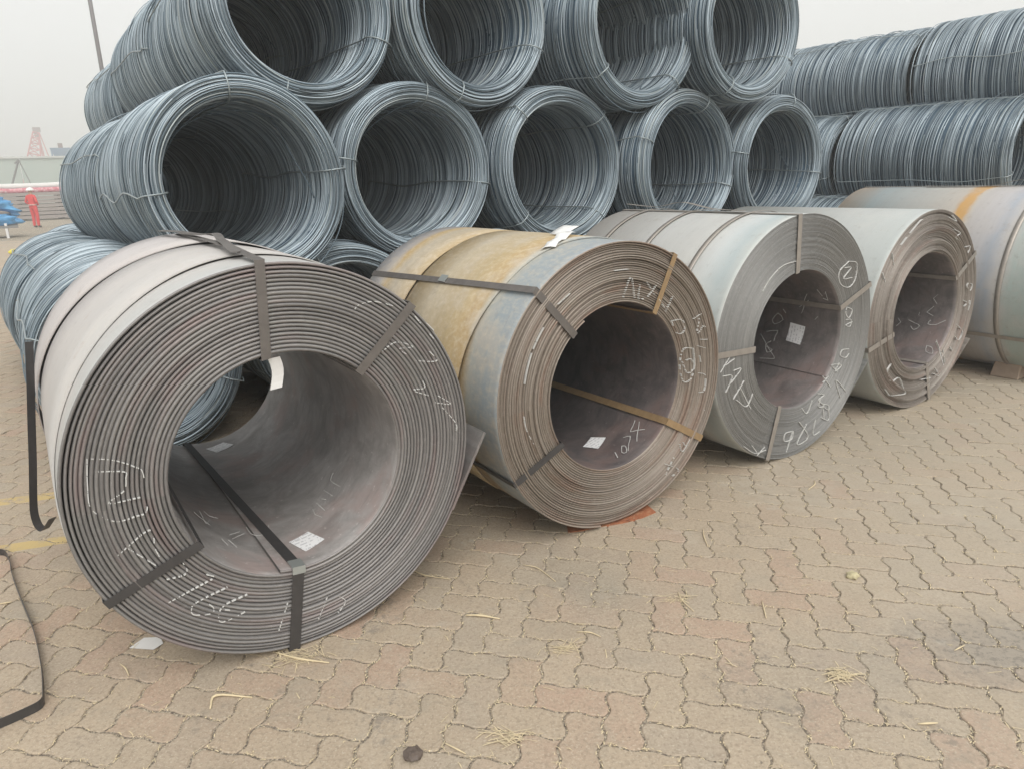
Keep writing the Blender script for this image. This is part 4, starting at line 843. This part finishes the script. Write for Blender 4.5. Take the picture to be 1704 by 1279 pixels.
V_ = [(0, 0, .98), (0, .01, 1.18), (0, .02, 1.38), (0, .02, 1.50), (0, .0, 1.62), (0, -.01, 1.70),
      (.10, 0, .92), (.11, -.02, .50), (.11, .02, .09), (.11, -.13, .05),
      (-.10, 0, .92), (-.12, -.01, .50), (-.13, .03, .09), (-.14, -.12, .05),
      (.19, .02, 1.42), (.30, .06, 1.15), (.17, -.13, 1.05), (.10, -.19, 1.04),
      (-.19, .02, 1.42), (-.30, .06, 1.15), (-.17, -.13, 1.05), (-.10, -.19, 1.04)]
E_ = [(0, 1), (1, 2), (2, 3), (3, 4), (4, 5), (0, 6), (6, 7), (7, 8), (8, 9), (0, 10), (10, 11), (11, 12), (12, 13), (2, 14), (14, 15), (15, 16), (16, 17), (2, 18), (18, 19), (19, 20), (20, 21)]
Rr = [(.16, .12), (.155, .115), (.18, .12), .06, .085, .08, .10, .075, .06, .045, .10, .075, .06, .045, .07, .055, .042, .035, .07, .055, .042, .035]
def mf(c):
    if c.z > 1.50: return 1
    if c.z < .11: return 2
    if abs(c.x) < .14 and c.y < -.155 and .95 < c.z < 1.15: return 1
    return 0
skin('body', V_, E_, Rr, pr, (cov, sk, bt_), mf)
bm = bmesh.new(); bmesh.ops.create_uvsphere(bm, u_segments=20, v_segments=12, radius=.145)
for v in bm.verts:
    v.co.z = max(v.co.z, -.01)*.95; v.co.y *= 1.12
    if v.co.z <= 0: v.co.x *= 1.14; v.co.y *= 1.2
me = bpy.data.meshes.new('helmet'); bm.to_mesh(me); bm.free(); me.materials.append(simple('white_helmet', (.8, .8, .78), .35)); me.polygons.foreach_set('use_smooth', [True]*len(me.polygons)); o = bpy.data.objects.new('helmet', me); col.objects.link(o); o.parent = pr; o.location = (0, -.01, 1.685)
mb = MB(); mb.tube([(.175*math.cos(a*math.pi/8), .135*math.sin(a*math.pi/8), 1.04) for a in range(16)], .022, 5, closed=True); mb.build('belt', simple('pale_belt', (.6, .5, .45), .8), pr, True)
bm = bmesh.new()
for (x, y, z, r_) in ((0, -.10, 1.625, .018), (.03, -.085, 1.65, .011), (-.03, -.085, 1.65, .011)):
    bmesh.ops.create_icosphere(bm, subdivisions=1, radius=r_, matrix=Matrix.Translation((x, y, z)))
bmesh.ops.create_cube(bm, size=.03, matrix=Matrix.Translation((0, -.088, 1.585)) @ Matrix.Diagonal((1.3, .3, .25, 1)))
me = bpy.data.meshes.new('face_features'); bm.to_mesh(me); bm.free(); me.materials.append(simple('face_dark', (.25, .13, .10), .6)); o = bpy.data.objects.new('face_features', me); col.objects.link(o); o.parent = pr

# ------------------------------------------------------------------ straw and litter
def straw(pts, label, w=.006):
    pp = smoothpath([(x, y, .004+.003*(i % 2)) for i, (x, y) in enumerate(pts)], 4); mb = MB(); mb.tube(pp, [w*.5*(1-.5*abs(2*i/(len(pp)-1)-1)) for i in range(len(pp))], 5)
    tag(mb.build('straw', M['straw'], None, True), label, 'straw', 'single straws on the paving')
ST = [([(-1.002, 1.973), (-1.005, 2.033), (-.883, 2.02)], 'bent pale straw in front of the nearest coil', .010),
 ([(.018, 2.803), (.081, 2.765), (.15, 2.658)], 'thin curved straw right of the nearest coil, below the rusty plate', .005),
 ([(-.209, 2.442), (-.151, 2.432), (-.078, 2.41)], 'straight straw right of the bottom of the nearest coil', .010),
 ([(-.473, 2.813), (-.401, 2.744), (-.285, 2.707)], 'thin straw close to the lower right rim of the nearest coil', .006),
 ([(-.887, 2.258), (-.777, 2.208), (-.67, 2.185)], 'thick straw poking out from under the nearest coil below its dark strap', .010),
 ([(.626, 2.55), (.627, 2.486), (.655, 2.411)], 'short curved straw in the middle of the paving', .005),
 ([(.93, 2.466), (.906, 2.348)], 'straight straw lying away from the others, middle right', .006),
 ([(.862, 3.07), (.845, 2.99), (.839, 2.9)], 'small straw right of the rust-yellow coil', .006),
 ([(-.241, 1.791), (-.20, 1.76), (-.173, 1.743)], 'straw near the pebble at the bottom edge', .006),
 ([(1.165, 1.796), (1.222, 1.793)], 'short pale straw at the lower right', .008),
 ([(.203, 2.31), (.25, 2.30), (.286, 2.276)], 'hooked straw between the middle pavers', .006),
 ([(1.47, 2.127), (1.519, 2.15)], 'tiny straw at the right beside the oily patch', .006),
 ([(1.58, 3.563), (1.56, 3.51), (1.504, 3.454)], 'straw far right near the thin-wrapped coil', .007),
 ([(-2.121, 2.644), (-2.076, 2.65)], 'short straw beside the loose strap at the left', .008),
 ([(-1.416, 2.221), (-1.38, 2.19), (-1.351, 2.153)], 'straw below the white paper scrap', .006)]
for s in ST: straw(*s)
# fine litter gathered in the joints: far too many to count
mb_v, mb_f = [], []
def sliver(x, y, L, w, a, z):
    c, s_ = math.cos(a), math.sin(a); b = len(mb_v); k = random.uniform(-.3, .3)
    for (lx, ly, lz) in ((-L/2, -w/2, 0), (-L/2, w/2, 0), (0, w/2+k*w*2, w*.8), (0, -w/2+k*w*2, w*.8), (L/2, w/2, 0), (L/2, -w/2, 0)): mb_v.append((x+lx*c-ly*s_, y+lx*s_+ly*c, z+lz))
    mb_f.extend([(b, b+1, b+2, b+3), (b+3, b+2, b+4, b+5)])
nearc = [c for c in cells if c[0] < 6.5]
for _ in range(32000):
    d, kind, x, y = random.choice(nearc)
    if random.random() > 1.25-.16*d: continue
    W, H = (2, 1) if kind == 'H' else (1, 2); q = random.random()*(2*W+2*H); tt = q
    if q < W: lx, ly, ea = q, 0, 0
    elif q < W+H: lx, ly, ea = W, q-W, math.pi/2
    elif q < 2*W+H: lx, ly, ea = q-W-H, H, 0
    else: lx, ly, ea = 0, q-2*W-H, math.pi/2
    w_ = math.sin(2*math.pi*((lx if ea == 0 else ly) % 1))*1.35; w_ = max(-.8, min(.8, w_))*(WAVE_H if ea == 0 else WAVE_V)
    if ea == 0: ly += w_
    else: lx += w_
    lx -= W/2; ly -= H/2; jit = random.gauss(0, .035); lx += jit; ly += random.gauss(0, .035)
    wx_ = x+(E1[0]*lx+E2[0]*ly)*US; wy_ = y+(E1[1]*lx+E2[1]*ly)*US
    a = PA+ea+random.gauss(0, .5); L = random.choice((.004, .005, .006, .008, .012, .018)); sliver(wx_, wy_, L*random.uniform(.7, 1.3), random.uniform(.0015, .0035), a, .0005)
for _ in range(900):
    d, kind, x, y = random.choice(nearc); sliver(x+random.uniform(-.1, .1), y+random.uniform(-.1, .1), random.uniform(.008, .05), random.uniform(.0015, .003), random.uniform(0, 3.14), .0025)
cl = [(-.80, 2.22, .09, 70), (1.04, 2.02, .05, 60), (.15, 2.22, .05, 30), (-.05, 1.80, .06, 40), (.62, 2.50, .05, 20)]
for cx_, cy_, r_, n_ in cl:
    for _ in range(n_): sliver(cx_+random.gauss(0, r_*.5), cy_+random.gauss(0, r_*.3), random.uniform(.02, .08), random.uniform(.0015, .003), random.gauss(-.2, .6), .003+random.random()*.004)
o = obj('straw_litter', mb_v, mb_f, M['straw']); tag(o, 'fine straw litter lying in the paving joints', 'litter', kind='stuff')
gv = MB()
for _ in range(16000):
    d, kind, x, y = random.choice(nearc); W, H = (2, 1) if kind == 'H' else (1, 2)
    e = random.random(); lx, ly = (random.random()*W, random.choice((0, H))) if e < .5 else (random.choice((0, W)), random.random()*H)
    wv_ = lambda t: max(-.8, min(.8, math.sin(2*math.pi*(t % 1))*1.35))
    if e < .5: ly += wv_(lx)*WAVE_H
    else: lx += wv_(ly)*WAVE_V
    lx -= W/2; ly -= H/2; lx += random.gauss(0, .02); ly += random.gauss(0, .02)
    r_ = random.uniform(.001, .0032); X_ = x+(E1[0]*lx+E2[0]*ly)*US; Y_ = y+(E1[1]*lx+E2[1]*ly)*US; zz = -.004+random.random()*.002
    gv.add([(X_+r_, Y_, zz), (X_-r_*.8, Y_+r_, zz), (X_-r_*.6, Y_-r_, zz), (X_+random.gauss(0, r_*.2), Y_, zz+r_*1.8)], [(0, 1, 3), (1, 2, 3), (2, 0, 3)])
gm = NT('grit'); gm.out(gm.ramp(gm.noise(gm.pos(), 260, 1), [(.35, (.09, .08, .07)), (.55, (.30, .26, .21)), (.7, (.50, .46, .40))]), .9)
o = gv.build('joint_grit', gm.m); tag(o, 'coarse grit lying in the paving joints', 'grit', kind='stuff')
def stone(x, y, r, mat, label, sq=.6):
    bm = bmesh.new(); bmesh.ops.create_icosphere(bm, subdivisions=2, radius=r); rg = random.Random(int(x*991))
    for v in bm.verts: v.co *= 1+rg.uniform(-.28, .28); v.co.z *= sq
    me = bpy.data.meshes.new('stone'); bm.to_mesh(me); bm.free(); me.materials.append(mat); o = bpy.data.objects.new('stone', me); col.objects.link(o); o.location = (x, y, r*sq*.7); tag(o, label, 'stone'); return o
stone(-.325, 1.744, .026, simple('dark_pebble', (.11, .085, .07), .6, 0, .5, 60), 'dark wet-looking pebble at the bottom edge')
stone(1.345, 2.613, .024, simple('sandstone', (.46, .41, .26), .9, 0, .3, 60), 'yellowish angular stone on the paving at the right')

# ------------------------------------------------------------------ haze
hz = MB(); hz.box((-60, 330, 14.5), (900, 720, 31.0)); ho = hz.build('haze', None); hm = bpy.data.materials.new('haze'); hm.use_nodes = True
hn = hm.node_tree; hn.nodes.remove(hn.nodes['Principled BSDF']); pv = hn.nodes.new('ShaderNodeVolumePrincipled'); pv.inputs['Color'].default_value = (.93, .95, .95, 1); pv.inputs['Density'].default_value = .0055; pv.inputs['Anisotropy'].default_value = .2
hn.links.new(pv.outputs[0], hn.nodes['Material Output'].inputs['Volume']); ho.data.materials.append(hm); tag(ho, kind='stuff')
